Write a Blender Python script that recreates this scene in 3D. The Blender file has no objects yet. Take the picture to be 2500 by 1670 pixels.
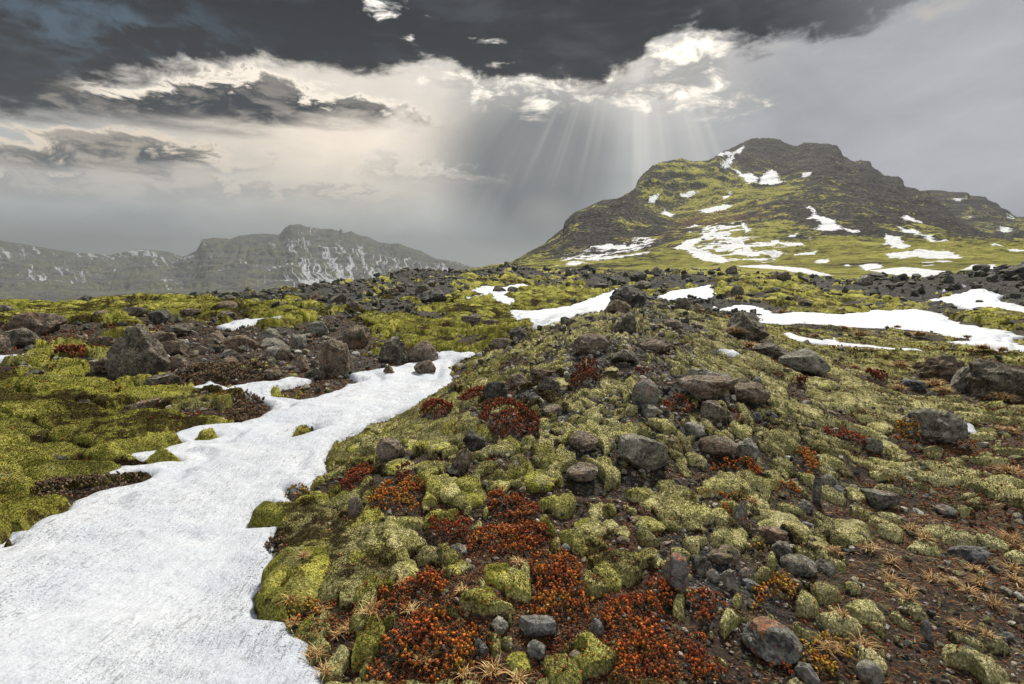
import bpy, bmesh, math, random
import numpy as np
R = math.radians
scene = bpy.context.scene
COL = scene.collection
# ------------------------------------------------------------------ camera
CAM_H = 1.6
PITCH = R(7.0)
cam_d = bpy.data.cameras.new('camera'); cam_d.lens = 18; cam_d.sensor_width = 36
cam_d.clip_start = 0.05; cam_d.clip_end = 60000
cam = bpy.data.objects.new('camera', cam_d); COL.objects.link(cam)
cam.location = (0, 0, CAM_H); cam.rotation_euler = (R(90) - PITCH, 0, 0)
scene.camera = cam
scene.view_settings.view_transform = 'Standard'
scene.view_settings.look = 'None'
scene.view_settings.exposure = 0.80
scene.view_settings.gamma = 1.0
# ------------------------------------------------------------------ light
SUN_EL, SUN_AZ = R(50), R(22)          # azimuth measured from +Y towards +X
sun_d = bpy.data.lights.new('sun', 'SUN'); sun_d.energy = 5.0; sun_d.angle = R(8); sun_d.color = (1.0, .93, .81)
sun = bpy.data.objects.new('sun', sun_d); COL.objects.link(sun)
sun.rotation_euler = (R(90) - SUN_EL, 0, math.pi - SUN_AZ)

# ------------------------------------------------------------------ node helpers
class NT:
    def __init__(s, nt, k=1.): s.nt = nt; s.n = nt.nodes; s.l = nt.links; s.k = k
    def node(s, t, **k):
        n = s.n.new(t)
        for a, b in k.items(): setattr(n, a, b)
        return n
    def put(s, sock, v):
        if v is None: return
        if hasattr(v, 'is_linked') or isinstance(v, bpy.types.NodeSocket): s.l.new(v, sock)
        else:
            if sock.type == 'RGBA' and len(v) == 3: v = (*v, 1)
            sock.default_value = v
    def m(s, op, a, b=None, c=None, clamp=False):
        n = s.node('ShaderNodeMath', operation=op, use_clamp=clamp)
        s.put(n.inputs[0], a); s.put(n.inputs[1], b); s.put(n.inputs[2], c)
        return n.outputs[0]
    def add(s, a, b): return s.m('ADD', a, b)
    def sub(s, a, b): return s.m('SUBTRACT', a, b)
    def mul(s, a, b): return s.m('MULTIPLY', a, b)
    def ss(s, x, lo, hi, o0=0., o1=1.):
        n = s.node('ShaderNodeMapRange', interpolation_type='SMOOTHSTEP')
        s.put(n.inputs[0], x); s.put(n.inputs[1], lo); s.put(n.inputs[2], hi)
        s.put(n.inputs[3], o0); s.put(n.inputs[4], o1)
        return n.outputs[0]
    def mix(s, f, a, b, mode='MIX'):
        n = s.node('ShaderNodeMix', data_type='RGBA', blend_type=mode)
        s.put(n.inputs[0], f); s.put(n.inputs[6], a); s.put(n.inputs[7], b)
        return n.outputs[2]
    def noise(s, vec, scale, detail=4., rough=.55, dist=0., dim='3D', out=0):
        n = s.node('ShaderNodeTexNoise', noise_dimensions=dim)
        s.put(n.inputs['Vector'], vec); s.put(n.inputs['Scale'], float(scale)); s.put(n.inputs['Detail'], float(detail))
        s.put(n.inputs['Roughness'], float(rough)); s.put(n.inputs['Distortion'], float(dist))
        if out == 0 and s.k != 1.: return s.m('MULTIPLY_ADD', n.outputs[0], s.k, .5 - .5 * s.k, clamp=True)
        return n.outputs[out]
    def vor(s, vec, scale, feat='F1', out='Distance', rnd=1.):
        n = s.node('ShaderNodeTexVoronoi', feature=feat)
        s.put(n.inputs['Vector'], vec); s.put(n.inputs['Scale'], float(scale)); s.put(n.inputs['Randomness'], rnd)
        return n.outputs[out]
    def map(s, vec, loc=(0, 0, 0), rot=(0, 0, 0), sc=(1, 1, 1)):
        n = s.node('ShaderNodeMapping')
        s.put(n.inputs[0], vec); n.inputs[1].default_value = loc; n.inputs[2].default_value = rot; n.inputs[3].default_value = sc
        return n.outputs[0]
    def ramp(s, f, stops, interp='LINEAR'):
        n = s.node('ShaderNodeValToRGB'); n.color_ramp.interpolation = interp
        e = n.color_ramp.elements
        while len(e) < len(stops): e.new(.5)
        for i, (p, c) in enumerate(stops): e[i].position = p; e[i].color = (*c, 1)
        s.put(n.inputs[0], f); return n.outputs[0]
    def attr(s, name, out='Fac'):
        n = s.node('ShaderNodeAttribute'); n.attribute_name = name; return n.outputs[out]
    def bump(s, h, strength, dist, nrm=None):
        n = s.node('ShaderNodeBump'); s.put(n.inputs['Height'], h)
        n.inputs['Strength'].default_value = strength; n.inputs['Distance'].default_value = dist
        if nrm is not None: s.put(n.inputs['Normal'], nrm)
        return n.outputs[0]
    def comb(s, x, y, z=0.):
        n = s.node('ShaderNodeCombineXYZ'); s.put(n.inputs[0], x); s.put(n.inputs[1], y); s.put(n.inputs[2], z); return n.outputs[0]

def material(name, fn, rough=.9, spec=.25):
    m = bpy.data.materials.new(name); m.use_nodes = True
    t = NT(m.node_tree, 1.65); b = m.node_tree.nodes['Principled BSDF']
    b.inputs['Roughness'].default_value = rough
    b.inputs['Specular IOR Level'].default_value = spec
    fn(t, b)
    return m

# ------------------------------------------------------------------ world
#@WORLD
def build_world():
    w = bpy.data.worlds.new('World'); scene.world = w; w.use_nodes = True
    t = NT(w.node_tree); bg = t.n['Background']
    co = t.node('ShaderNodeTexCoord').outputs['Generated']
    sx = t.node('ShaderNodeSeparateXYZ'); t.put(sx.inputs[0], co)
    az = t.m('ARCTAN2', sx.outputs[0], sx.outputs[1]); el = t.m('ARCSINE', sx.outputs[2])
    S_, C_ = math.sin(PITCH), math.cos(PITCH)
    def ae(u, v):
        a = (u - 1250) / 1250.; b = -(v - 835) / 1250.
        X = a; Y = C_ + S_ * b; Z = -S_ + C_ * b
        return math.atan2(X, Y), math.atan2(Z, math.hypot(X, Y))
    azn = t.m('MULTIPLY_ADD', az, 1 / 2.4, .5, clamp=True)
    def curve(pts):
        """elevation of a cloud edge as a function of azimuth"""
        n = t.node('ShaderNodeFloatCurve'); c = n.mapping.curves[0]
        q = [ae(*p) for p in pts]; q = [(a / 2.4 + .5, e) for a, e in q]
        q = [(0., q[0][1])] + q + [(1., q[-1][1])]
        while len(c.points) < len(q): c.points.new(.5, .5)
        for i, (x, y) in enumerate(q): c.points[i].location = (x, y); c.points[i].handle_type = 'AUTO'
        n.mapping.use_clip = False; n.mapping.update()
        t.put(n.inputs['Value'], azn); return n.outputs[0]
    base = t.comb(az, t.mul(el, 2.2))
    warp = t.noise(base, 3., 3, .5, out=1)
    wv = t.node('ShaderNodeVectorMath', operation='MULTIPLY_ADD'); t.put(wv.inputs[0], warp); wv.inputs[1].default_value = (.12, .12, .12); t.put(wv.inputs[2], base)
    P = wv.outputs[0]
    nbig = t.mul(t.sub(t.noise(P, 4.5, 11, .6), .5), 1.9)
    npuff = t.mul(t.sub(t.noise(P, 15, 10, .64, .4), .5), 1.9)
    nstr = t.mul(t.sub(t.noise(t.map(base, sc=(1, 3.2, 1)), 5, 8, .6), .5), 1.9)
    def blob(u, v, ru, rv, lo=1., hi=.2):
        a, e = ae(u, v); da = t.m('DIVIDE', t.sub(az, a), ru / 1250.); de = t.m('DIVIDE', t.sub(el, e), rv / 1250.)
        d = t.m('SQRT', t.add(t.mul(da, da), t.mul(de, de)))
        return t.ss(d, lo, hi)
    # clear sky behind the cloud
    sk = t.node('ShaderNodeTexSky', sky_type='NISHITA'); sk.sun_disc = False; sk.sun_elevation = SUN_EL; sk.sun_rotation = SUN_AZ
    sky = t.mix(1., sk.outputs[0], (.09, .09, .09), 'MULTIPLY')
    # veil: height gradient
    veil = t.ramp(t.m('MULTIPLY_ADD', el, 1 / 1.2, 0.02, clamp=True), [(0., (.62, .64, .66)), (.10, (.52, .55, .55)), (.2, (.62, .59, .52)), (.32, (.80, .71, .58)), (.45, (.66, .74, .70)), (.6, (.6, .62, .62)), (1., (.8, .82, .85))])
    right = t.ss(az, .12, .55)
    veil_r = t.ramp(t.m('MULTIPLY_ADD', el, 1 / 1.2, 0.02, clamp=True), [(0., (.62, .62, .70)), (.12, (.58, .58, .65)), (.25, (.44, .45, .48)), (.42, (.27, .275, .29)), (.5, (.10, .105, .115)), (.75, (.12, .12, .13)), (1., (.8, .82, .85))])
    c = t.mix(.22, veil, sky)
    c = t.mix(right, c, veil_r)
    glow = blob(820, 370, 620, 230, 1., 0.)
    c = t.mix(t.mul(glow, .55), c, (1.15, .96, .74))
    c = t.mix(t.mul(blob(0, 560, 700, 200, 1., 0.), .6), c, (.50, .52, .52))
    # soft mottling of the veil
    c = t.mix(1., c, t.comb(*[t.m('MULTIPLY_ADD', nbig, .42, 1.)] * 3), 'MULTIPLY')
    # rain curtain, slanted shafts
    a0, e0 = ae(1560, -250)
    pol = t.m('ARCTAN2', t.sub(az, a0), t.sub(e0, el))
    sh = t.node('ShaderNodeTexNoise', noise_dimensions='1D'); t.put(sh.inputs['W'], pol); sh.inputs['Scale'].default_value = 5; sh.inputs['Detail'].default_value = 3; sh.inputs['Roughness'].default_value = .6
    shaft = sh.outputs[0]
    rain = t.m('MAXIMUM', t.mul(blob(1310, 400, 300, 250, 1., .35), 1.), t.mul(blob(1780, 330, 420, 180, 1., .2), .35))
    c = t.mix(t.mul(rain, t.ss(shaft, .25, .6, .7, 1.)), c, (.135, .15, .165))
    c = t.mix(t.mul(blob(1540, 330, 480, 260, 1., .1), t.ss(shaft, .38, .70, 0., .42)), c, (.85, .82, .76))
    c = t.mix(t.mul(blob(1330, 520, 90, 60, 1., .0), .35), c, (.6, .57, .52))
    # ---- cloud banks, far to near
    def bank(c, top, bot, lit, dark, soft_t=.006, soft_b=.02, at_=.07, ab=.03, rim=1.3, rimw=.02, left=None, rightlim=None, body=1., litamt=.0, k=1.):
        tp = t.add(curve(top), t.mul(t.add(nbig, t.mul(npuff, .55)), at_ * 1.6))
        bt = t.add(curve(bot), t.mul(t.add(nstr, t.mul(npuff, .3)), ab * 1.6))
        dt = t.sub(tp, el); db = t.sub(el, bt)
        m = t.mul(t.ss(dt, -soft_t, soft_t), t.ss(db, -soft_b, soft_b))
        if left is not None: m = t.mul(m, t.ss(t.add(az, t.mul(nbig, .25)), ae(left[0], 300)[0], ae(left[1], 300)[0]))
        if rightlim is not None: m = t.mul(m, t.ss(t.add(az, t.mul(nbig, .25)), ae(rightlim[1], 300)[0], ae(rightlim[0], 300)[0]))
        r = t.mul(t.ss(t.add(dt, t.mul(npuff, .045)), rimw, 0.), rim)
        puff = t.ss(t.add(npuff, t.mul(nbig, .6)), -.05, .3)
        shade = t.mix(t.mul(puff, litamt), dark, lit)
        shade = t.mix(t.m('MINIMUM', r, 1.), shade, lit)
        return t.mix(t.mul(m, body), c, shade)
    # thin wisps low over the horizon
    c = bank(c, [(0, 400), (300, 415), (640, 445), (900, 455), (1000, 470)], [(0, 470), (400, 478), (900, 480)], (.78, .70, .60), (.42, .41, .39), at_=.045, ab=.015, rimw=.016, rightlim=(850, 1100), litamt=.6, body=.75)
    c = bank(c, [(900, 405), (1000, 385), (1100, 395), (1200, 410)], [(900, 440), (1200, 440)], (.85, .78, .68), (.45, .43, .40), at_=.05, ab=.02, left=(880, 990), rightlim=(1130, 1220), litamt=.6, body=.7)
    # third bank
    c = bank(c, [(0, 315), (200, 310), (330, 305), (450, 335), (560, 360), (700, 395)], [(0, 385), (250, 408), (500, 410), (700, 405)], (.85, .74, .60), (.055, .063, .072), at_=.06, ab=.02, rimw=.035, rightlim=(520, 760), litamt=.45)
    # second bank
    c = bank(c, [(0, 180), (330, 190), (500, 170), (640, 185), (780, 225), (900, 240), (1010, 262)], [(0, 268), (200, 288), (500, 300), (650, 312), (720, 300), (1010, 300)], (1.0, .90, .76), (.012, .018, .028), at_=.05, ab=.02, rimw=.026, rightlim=(960, 1080), litamt=.22)
    # bright torn cloud round the hidden sun
    br = t.m('MAXIMUM', t.m('MAXIMUM', blob(1330, 215, 420, 80, 1., .2), blob(1660, 165, 180, 120, 1., .2)), t.mul(blob(1790, 250, 170, 60, 1., .1), .6))
    bm = t.mul(t.ss(t.add(t.mul(br, .6), t.add(t.mul(nstr, .6), t.add(t.mul(nbig, .5), t.mul(npuff, .7)))), .18, .62), t.ss(br, 0., .3))
    c = t.mix(bm, c, t.mix(t.ss(t.add(npuff, t.mul(nbig, .4)), -.12, .34), (.38, .375, .36), (1.25, 1.14, .99)))
    c = t.mix(t.mul(t.ss(t.add(nbig, t.mul(npuff, .4)), .0, .2), blob(2080, 90, 230, 70, 1., .3)), c, (.5, .47, .43))
    # big dark ceiling
    topc = curve([(0, 285), (120, 262), (240, 215), (330, 182), (600, 172), (760, 180), (930, 192), (1010, 175), (1080, 165), (1130, 190), (1300, 205), (1440, 215), (1560, 165), (1600, 112), (1720, 95), (1850, 112), (2000, 80), (2150, 48), (2350, -60), (2600, -250)])
    ed = t.sub(el, t.add(topc, t.mul(t.add(nbig, t.mul(npuff, .5)), .085)))
    mk = t.ss(ed, -.008, .024)
    hole = t.m('MAXIMUM', t.m('MAXIMUM', blob(930, 25, 150, 60, 1., .1), blob(1190, 98, 130, 22, 1., .1)), t.m('MAXIMUM', blob(1230, 160, 90, 22, 1., .1), blob(1000, 95, 50, 40, 1., .0)))
    hm = t.mul(t.ss(t.add(t.mul(hole, .62), t.add(t.mul(nbig, .6), t.mul(npuff, .8))), .40, .66), t.ss(hole, 0., .35))
    mk = t.mul(mk, t.sub(1., hm))
    dk = t.mix(t.ss(az, -.5, .15), (0., .002, .008), (.006, .009, .014))
    lt = t.mix(t.ss(az, -.5, .15), (.014, .026, .042), (.040, .044, .050))
    body = t.mix(t.ss(t.add(t.mul(nstr, .5), t.add(t.mul(nbig, .7), t.mul(npuff, .5))), -.15, .40), dk, lt)
    body = t.mix(t.mul(blob(260, 70, 330, 110, 1., .1), t.ss(t.add(npuff, nbig), -.1, .4)), body, (.055, .095, .135))
    rimc = t.mix(t.ss(t.add(ed, t.mul(npuff, .03)), .022, .0), body, (.75, .70, .62))
    body = t.mix(t.mul(blob(1300, 190, 500, 130, 1., .2), 1.), body, rimc)
    # the ceiling thins out towards the right and overhead
    mk = t.mul(mk, t.ss(az, .78, .42, .25, 1.))
    mk = t.mul(mk, t.ss(el, 1.15, .75, .0, 1.))
    c = t.mix(t.mul(hm, t.ss(hole, .05, .3)), c, t.mix(t.ss(npuff, -.1, .2), (.6, .58, .55), (1.3, 1.2, 1.08)))
    c = t.mix(mk, c, body)
    # behind the photographer: unseen cloud, brightened to fill the camera-facing sides
    back = t.ss(sx.outputs[1], .15, -.35)
    bc = t.mix(t.ss(nbig, -.15, .2), (.62, .65, .70), (1.25, 1.22, 1.18))
    c = t.mix(back, c, bc)
    c = t.mix(t.ss(el, .0, -.05), c, (.12, .12, .11))
    t.put(bg.inputs[0], c); bg.inputs[1].default_value = .76
    w.cycles.sampling_method = 'MANUAL'; w.cycles.sample_map_resolution = 512
build_world()
#@END

# ------------------------------------------------------------------ numpy noise
def _h(ix, iy, seed):
    h = (ix.astype(np.int64) * 374761393 + iy.astype(np.int64) * 668265263 + seed * 1442695041) & 0xffffffff
    h = ((h ^ (h >> 13)) * 1274126177) & 0xffffffff
    h = ((h ^ (h >> 16)) * 2246822519) & 0xffffffff
    return ((h ^ (h >> 15)) & 0xffffff).astype(np.float32) / 16777215.
def vnoise(x, y, seed=0):
    ix = np.floor(x); iy = np.floor(y); fx = (x - ix).astype(np.float32); fy = (y - iy).astype(np.float32)
    ix = ix.astype(np.int64); iy = iy.astype(np.int64)
    fx = fx * fx * fx * (fx * (fx * 6 - 15) + 10); fy = fy * fy * fy * (fy * (fy * 6 - 15) + 10)
    a = _h(ix, iy, seed); b = _h(ix + 1, iy, seed); c = _h(ix, iy + 1, seed); d = _h(ix + 1, iy + 1, seed)
    return (a + (b - a) * fx) * (1 - fy) + (c + (d - c) * fx) * fy
def fbm(x, y, octv=4, seed=0, gain=.5, ridged=False):
    s = 0.; a = 1.; n = 0.
    for i in range(octv):
        v = vnoise(x + 17.3 * i, y - 9.1 * i, seed + i * 7)
        if ridged: v = 1 - np.abs(2 * v - 1)
        s = s + a * v; n += a; a *= gain
        x, y = (x * .8 - y * .6) * 2.03, (x * .6 + y * .8) * 2.03
    return s / n
def cells(x, y, s, seed=0):
    """distance to nearest jittered site (in cell units) and its random value"""
    x = x / s; y = y / s; ix = np.floor(x).astype(np.int64); iy = np.floor(y).astype(np.int64)
    f1 = np.full(x.shape, 9., np.float32); rv = np.zeros(x.shape, np.float32)
    for dx in (-1, 0, 1):
        for dy in (-1, 0, 1):
            jx = ix + dx; jy = iy + dy
            px = jx + .1 + .8 * _h(jx, jy, seed); py = jy + .1 + .8 * _h(jx, jy, seed + 51)
            d = np.sqrt((px - x) ** 2 + (py - y) ** 2).astype(np.float32)
            m = d < f1; f1 = np.where(m, d, f1); rv = np.where(m, _h(jx, jy, seed + 99), rv)
    return f1, rv
def sstep(a, b, x):
    t = np.clip((x - a) / (b - a), 0, 1); return t * t * (3 - 2 * t)

# ------------------------------------------------------------------ sight lines of the surveyed terrain points
F, CX, CY = 1250., 1250., 835.
SP, CP = math.sin(PITCH), math.cos(PITCH)
def direction(u, v):
    a = (np.asarray(u, float) - CX) / F; b = -(np.asarray(v, float) - CY) / F
    X = a; Y = CP + SP * b; Z = -SP + CP * b; h = np.hypot(X, Y)
    return np.arctan2(X, Y), Z / h, Y * CP - Z * SP  # azimuth, slope, (unused)
def R1(p): return (p[0] * .53237, p[1] * .53237)
def R2(p): return (1250 + p[0] * .53237, p[1] * .53237)
def R3(p): return (p[0] * .35775, 640 + p[1] * .35775)
def R4(p): return (830 + p[0] * .35775, 640 + p[1] * .35775)
def R5(p): return (1660 + p[0] * .35775, 640 + p[1] * .35775)
def R6(p): return (p[0] * .35775, 1150 + p[1] * .35775)
def R7(p): return (830 + p[0] * .35775, 1150 + p[1] * .35775)
def R8(p): return (1660 + p[0] * .35775, 1150 + p[1] * .35775)

class TPS:
    """thin plate spline over (azimuth, ln r)"""
    def __init__(s, az, lr, val, kx=1.6, lam=1e-4):
        s.kx = kx; P = np.stack([np.array(az) * kx, np.array(lr)], 1); s.P = P; n = len(P)
        K = s.phi(((P[:, None] - P[None]) ** 2).sum(2)) + lam * np.eye(n)
        A = np.zeros((n + 3, n + 3)); A[:n, :n] = K; A[:n, n] = 1; A[:n, n + 1:] = P; A[n, :n] = 1; A[n + 1:, :n] = P.T
        s.w = np.linalg.solve(A, np.concatenate([val, [0, 0, 0]]))
    @staticmethod
    def phi(d2): return .5 * d2 * np.log(d2 + 1e-12)
    def __call__(s, az, lr):
        sh = az.shape; x = az.ravel() * s.kx; y = lr.ravel(); n = len(s.P)
        out = s.w[n] + s.w[n + 1] * x + s.w[n + 2] * y
        for i in range(n):
            out += s.w[i] * s.phi((x - s.P[i, 0]) ** 2 + (y - s.P[i, 1]) ** 2)
        return out.reshape(sh)

# surveyed points: ('z', u, v, z) seen point of known height; ('r', u, v, r) seen point of known distance; ('q', u, r, z) hidden point
SURVEY = [('z', 0, 1670, .03), ('z', 600, 1670, .0), ('z', 1250, 1670, .04), ('z', 1900, 1670, .04), ('z', 2500, 1670, -.08),
 ('z', 300, 1400, 0), ('z', 500, 1200, -.02), ('z', 850, 1010, -.03), ('z', 700, 1100, -.03), ('z', 1000, 950, 0), ('z', 1090, 885, .03),
 ('z', 650, 1420, .0), ('z', 760, 1400, .12), ('z', 850, 1180, .13), ('z', 1050, 1020, .14), ('z', 1180, 900, .3),
 ('z', 1250, 1400, .14), ('z', 1250, 1200, .24), ('z', 1300, 1050, .38), ('z', 1400, 950, .52), ('z', 1500, 870, .7), ('z', 1530, 800, .85), ('z', 1580, 745, .98),
 ('z', 1250, 850, .52), ('z', 1330, 805, .72), ('z', 1450, 760, .9), ('z', 1660, 760, .9),
 ('z', 1800, 1300, .06), ('z', 1900, 1100, .16), ('z', 1800, 950, .42), ('z', 1750, 850, .6), ('z', 1800, 790, .5), ('z', 2100, 1200, -.08), ('z', 2300, 1300, -.14), ('z', 2400, 1100, -.1),
 ('z', 2200, 960, 0), ('z', 2450, 900, .08), ('z', 2450, 1000, -.05), ('z', 1950, 840, .28), ('z', 2200, 860, .1), ('z', 1950, 780, .15), ('z', 2200, 800, .15), ('z', 2400, 740, .5), ('r', 2100, 710, 36), ('r', 1850, 700, 34),
 ('z', 100, 1300, .1), ('z', 100, 1100, .16), ('z', 300, 1010, .16), ('z', 600, 1000, .06), ('z', 100, 920, .3), ('z', 500, 905, .22), ('z', 330, 930, .25), ('z', 900, 900, .12), ('z', 800, 850, .28),
 ('z', 100, 800, .55), ('z', 600, 790, .6), ('z', 1000, 790, .4), ('z', 1180, 800, .22), ('r', 1100, 725, 26), ('r', 1330, 740, 24), ('r', 1450, 705, 34), ('r', 850, 720, 24), ('r', 400, 765, 17), ('r', 0, 762, 20),
 ('q', 1350, 15, .25), ('q', 1480, 19, .35), ('q', 1620, 22, .3), ('q', 1750, 22, .2),
 ('q', 1250, .9, 0.02), ('q', 400, 1.2, 0), ('q', 2100, 1.2, -.02), ('q', -600, 3, 0.1), ('q', -600, 12, .5), ('q', 3100, 3, -.15), ('q', 3100, 12, .1)]
CREST_U = [-700, 0, 60, 150, 230, 380, 475, 620, 700, 840, 900, 1000, 1050, 1100, 1200, 1240, 1290, 1340, 1460, 1540, 1676, 1780, 1942, 2048, 2155, 2235, 2332, 2393, 2483, 3200]
CREST_V = [740, 738, 743, 746, 741, 734, 727, 716, 704, 692, 684, 664, 658, 664, 668, 654, 653, 661, 659, 667, 660, 662, 672, 684, 680, 680, 668, 655, 652, 650]
CREST_RU = [-700, 0, 500, 900, 1050, 1250, 1550, 1850, 2200, 2500, 3200]
CREST_R = [24, 26, 28, 38, 42, 45, 42, 42, 45, 45, 45]
_az, _lr, _v = [], [], []
for k, u, b, c in SURVEY:
    if k == 'q':
        a, _, _ = direction(u, 835); r = b; z = c
    else:
        a, e, _ = direction(u, b)
        if k == 'z': z = c; r = (z - CAM_H) / e
        else: r = c; z = CAM_H + e * r
    _az.append(float(a)); _lr.append(math.log(r)); _v.append(z / r)
cu = np.array(CREST_U, float); cr = np.interp(cu, CREST_RU, CREST_R)
ca, ce, _ = direction(cu, np.array(CREST_V, float) + 3)
for i in range(0, len(cu), 2):
    _az.append(float(ca[i])); _lr.append(math.log(cr[i])); _v.append(CAM_H / cr[i] + ce[i])
    _az.append(float(ca[i])); _lr.append(math.log(cr[i] * 1.7)); _v.append(CAM_H / cr[i] / 1.7 + ce[i] - .06)
tps = TPS(_az, _lr, np.array(_v))
_ga = np.linspace(ca[0], ca[-1], 400)
_rc = np.interp(_ga, ca, cr)
_corr = np.interp(_ga, ca, ce) + CAM_H / _rc - tps(_ga, np.log(_rc))
_smoothk = np.hanning(5); _smoothk /= _smoothk.sum()
_rc = np.convolve(np.pad(_rc, 2, 'edge'), _smoothk, 'valid')
def base_z(x, y):
    az = np.arctan2(x, y); r = np.hypot(x, y); azc = np.clip(az, ca[0], ca[-1])
    lr = np.log(np.clip(r, .7, 75)); rc = np.interp(azc, _ga, _rc)
    q = tps(azc, lr) + np.interp(azc, _ga, _corr) * np.exp(-((lr - np.log(rc)) / .3) ** 2)
    q -= .12 * np.maximum(0, lr - np.log(rc)) ** 1.3
    z = q * np.clip(r, .7, 75)
    # behind the camera the moraine is simply level ground
    back = sstep(ca[-1], ca[-1] + .6, np.abs(az)); z = z * (1 - back) + .1 * back
    z = z - np.maximum(0, np.minimum(r, 1500) - 75) * .1
    return z.astype(np.float32)
def meso(x, y):
    r = np.hypot(x, y)
    m = (fbm(x / .7, y / .7, 3, 5) - .5) * .09 + (fbm(x / .18, y / .18, 3, 15) - .5) * .05
    m = m + (fbm(x / 3.1, y / 3.1, 4, 25) - .5) * .5 * sstep(5, 25, r) + (fbm(x / 1.1, y / 1.1, 3, 35, ridged=True) - .5) * .35 * sstep(10, 35, r)
    return m.astype(np.float32)
_MR = np.exp(np.linspace(math.log(.9), math.log(70), 1100))
def at(us, vs):
    """points of the terrain met by the given sight lines -> x, y, z, depth"""
    us = np.atleast_1d(np.asarray(us, float)); vs = np.atleast_1d(np.asarray(vs, float))
    az, e, _ = direction(us, vs)
    X = np.sin(az)[:, None] * _MR; Y = np.cos(az)[:, None] * _MR
    Z = base_z(X, Y); L = CAM_H + e[:, None] * _MR
    hit = L <= Z; k = hit.argmax(1); rc = np.interp(az, _ga, _rc)
    none = ~hit.any(1)
    r = _MR[np.maximum(k, 1)]
    r = np.where(none | (r > rc * 1.02), rc, r)
    x = np.sin(az) * r; y = np.cos(az) * r; z = base_z(x, y)
    depth = y * CP - (z - CAM_H) * SP
    return x, y, z, depth

# ------------------------------------------------------------------ object helpers
def tag(o, label=None, cat=None, group=None, kind=None):
    if label: o['label'] = label
    if cat: o['category'] = cat
    if group: o['group'] = group
    if kind: o['kind'] = kind
    return o
def mesh_from(name, V, Fc, mat=None, attrs=None, smooth=True):
    me = bpy.data.meshes.new(name)
    V = np.ascontiguousarray(V, np.float32); Fc = np.ascontiguousarray(Fc, np.int32); n = Fc.shape[1]
    me.vertices.add(len(V)); me.vertices.foreach_set('co', V.ravel())
    me.loops.add(Fc.size); me.loops.foreach_set('vertex_index', Fc.ravel())
    me.polygons.add(len(Fc)); me.polygons.foreach_set('loop_start', np.arange(0, Fc.size, n, dtype=np.int32))
    me.polygons.foreach_set('loop_total', np.full(len(Fc), n, np.int32))
    me.polygons.foreach_set('use_smooth', np.full(len(Fc), smooth, bool))
    me.update(calc_edges=True)
    for k, a in (attrs or {}).items():
        at_ = me.attributes.new(k, 'FLOAT', 'POINT'); at_.data.foreach_set('value', np.ascontiguousarray(a, np.float32).ravel())
    if mat: me.materials.append(mat)
    return me
def obj(name, me, parent=None):
    o = bpy.data.objects.new(name, me); COL.objects.link(o)
    if parent: o.parent = parent
    return o
def grid_faces(ny, nx, keep=None):
    i = np.arange((ny - 1) * (nx - 1)); a = (i // (nx - 1)) * nx + i % (nx - 1)
    f = np.stack([a, a + 1, a + nx + 1, a + nx], 1)
    if keep is not None:
        k = keep.ravel(); f = f[k[f].any(1)]
    return f
def compact(V, Fc, attrs):
    used = np.zeros(len(V), bool); used[Fc.ravel()] = True
    idx = np.cumsum(used) - 1
    return V[used], idx[Fc], {k: a.ravel()[used] for k, a in attrs.items()}

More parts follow.
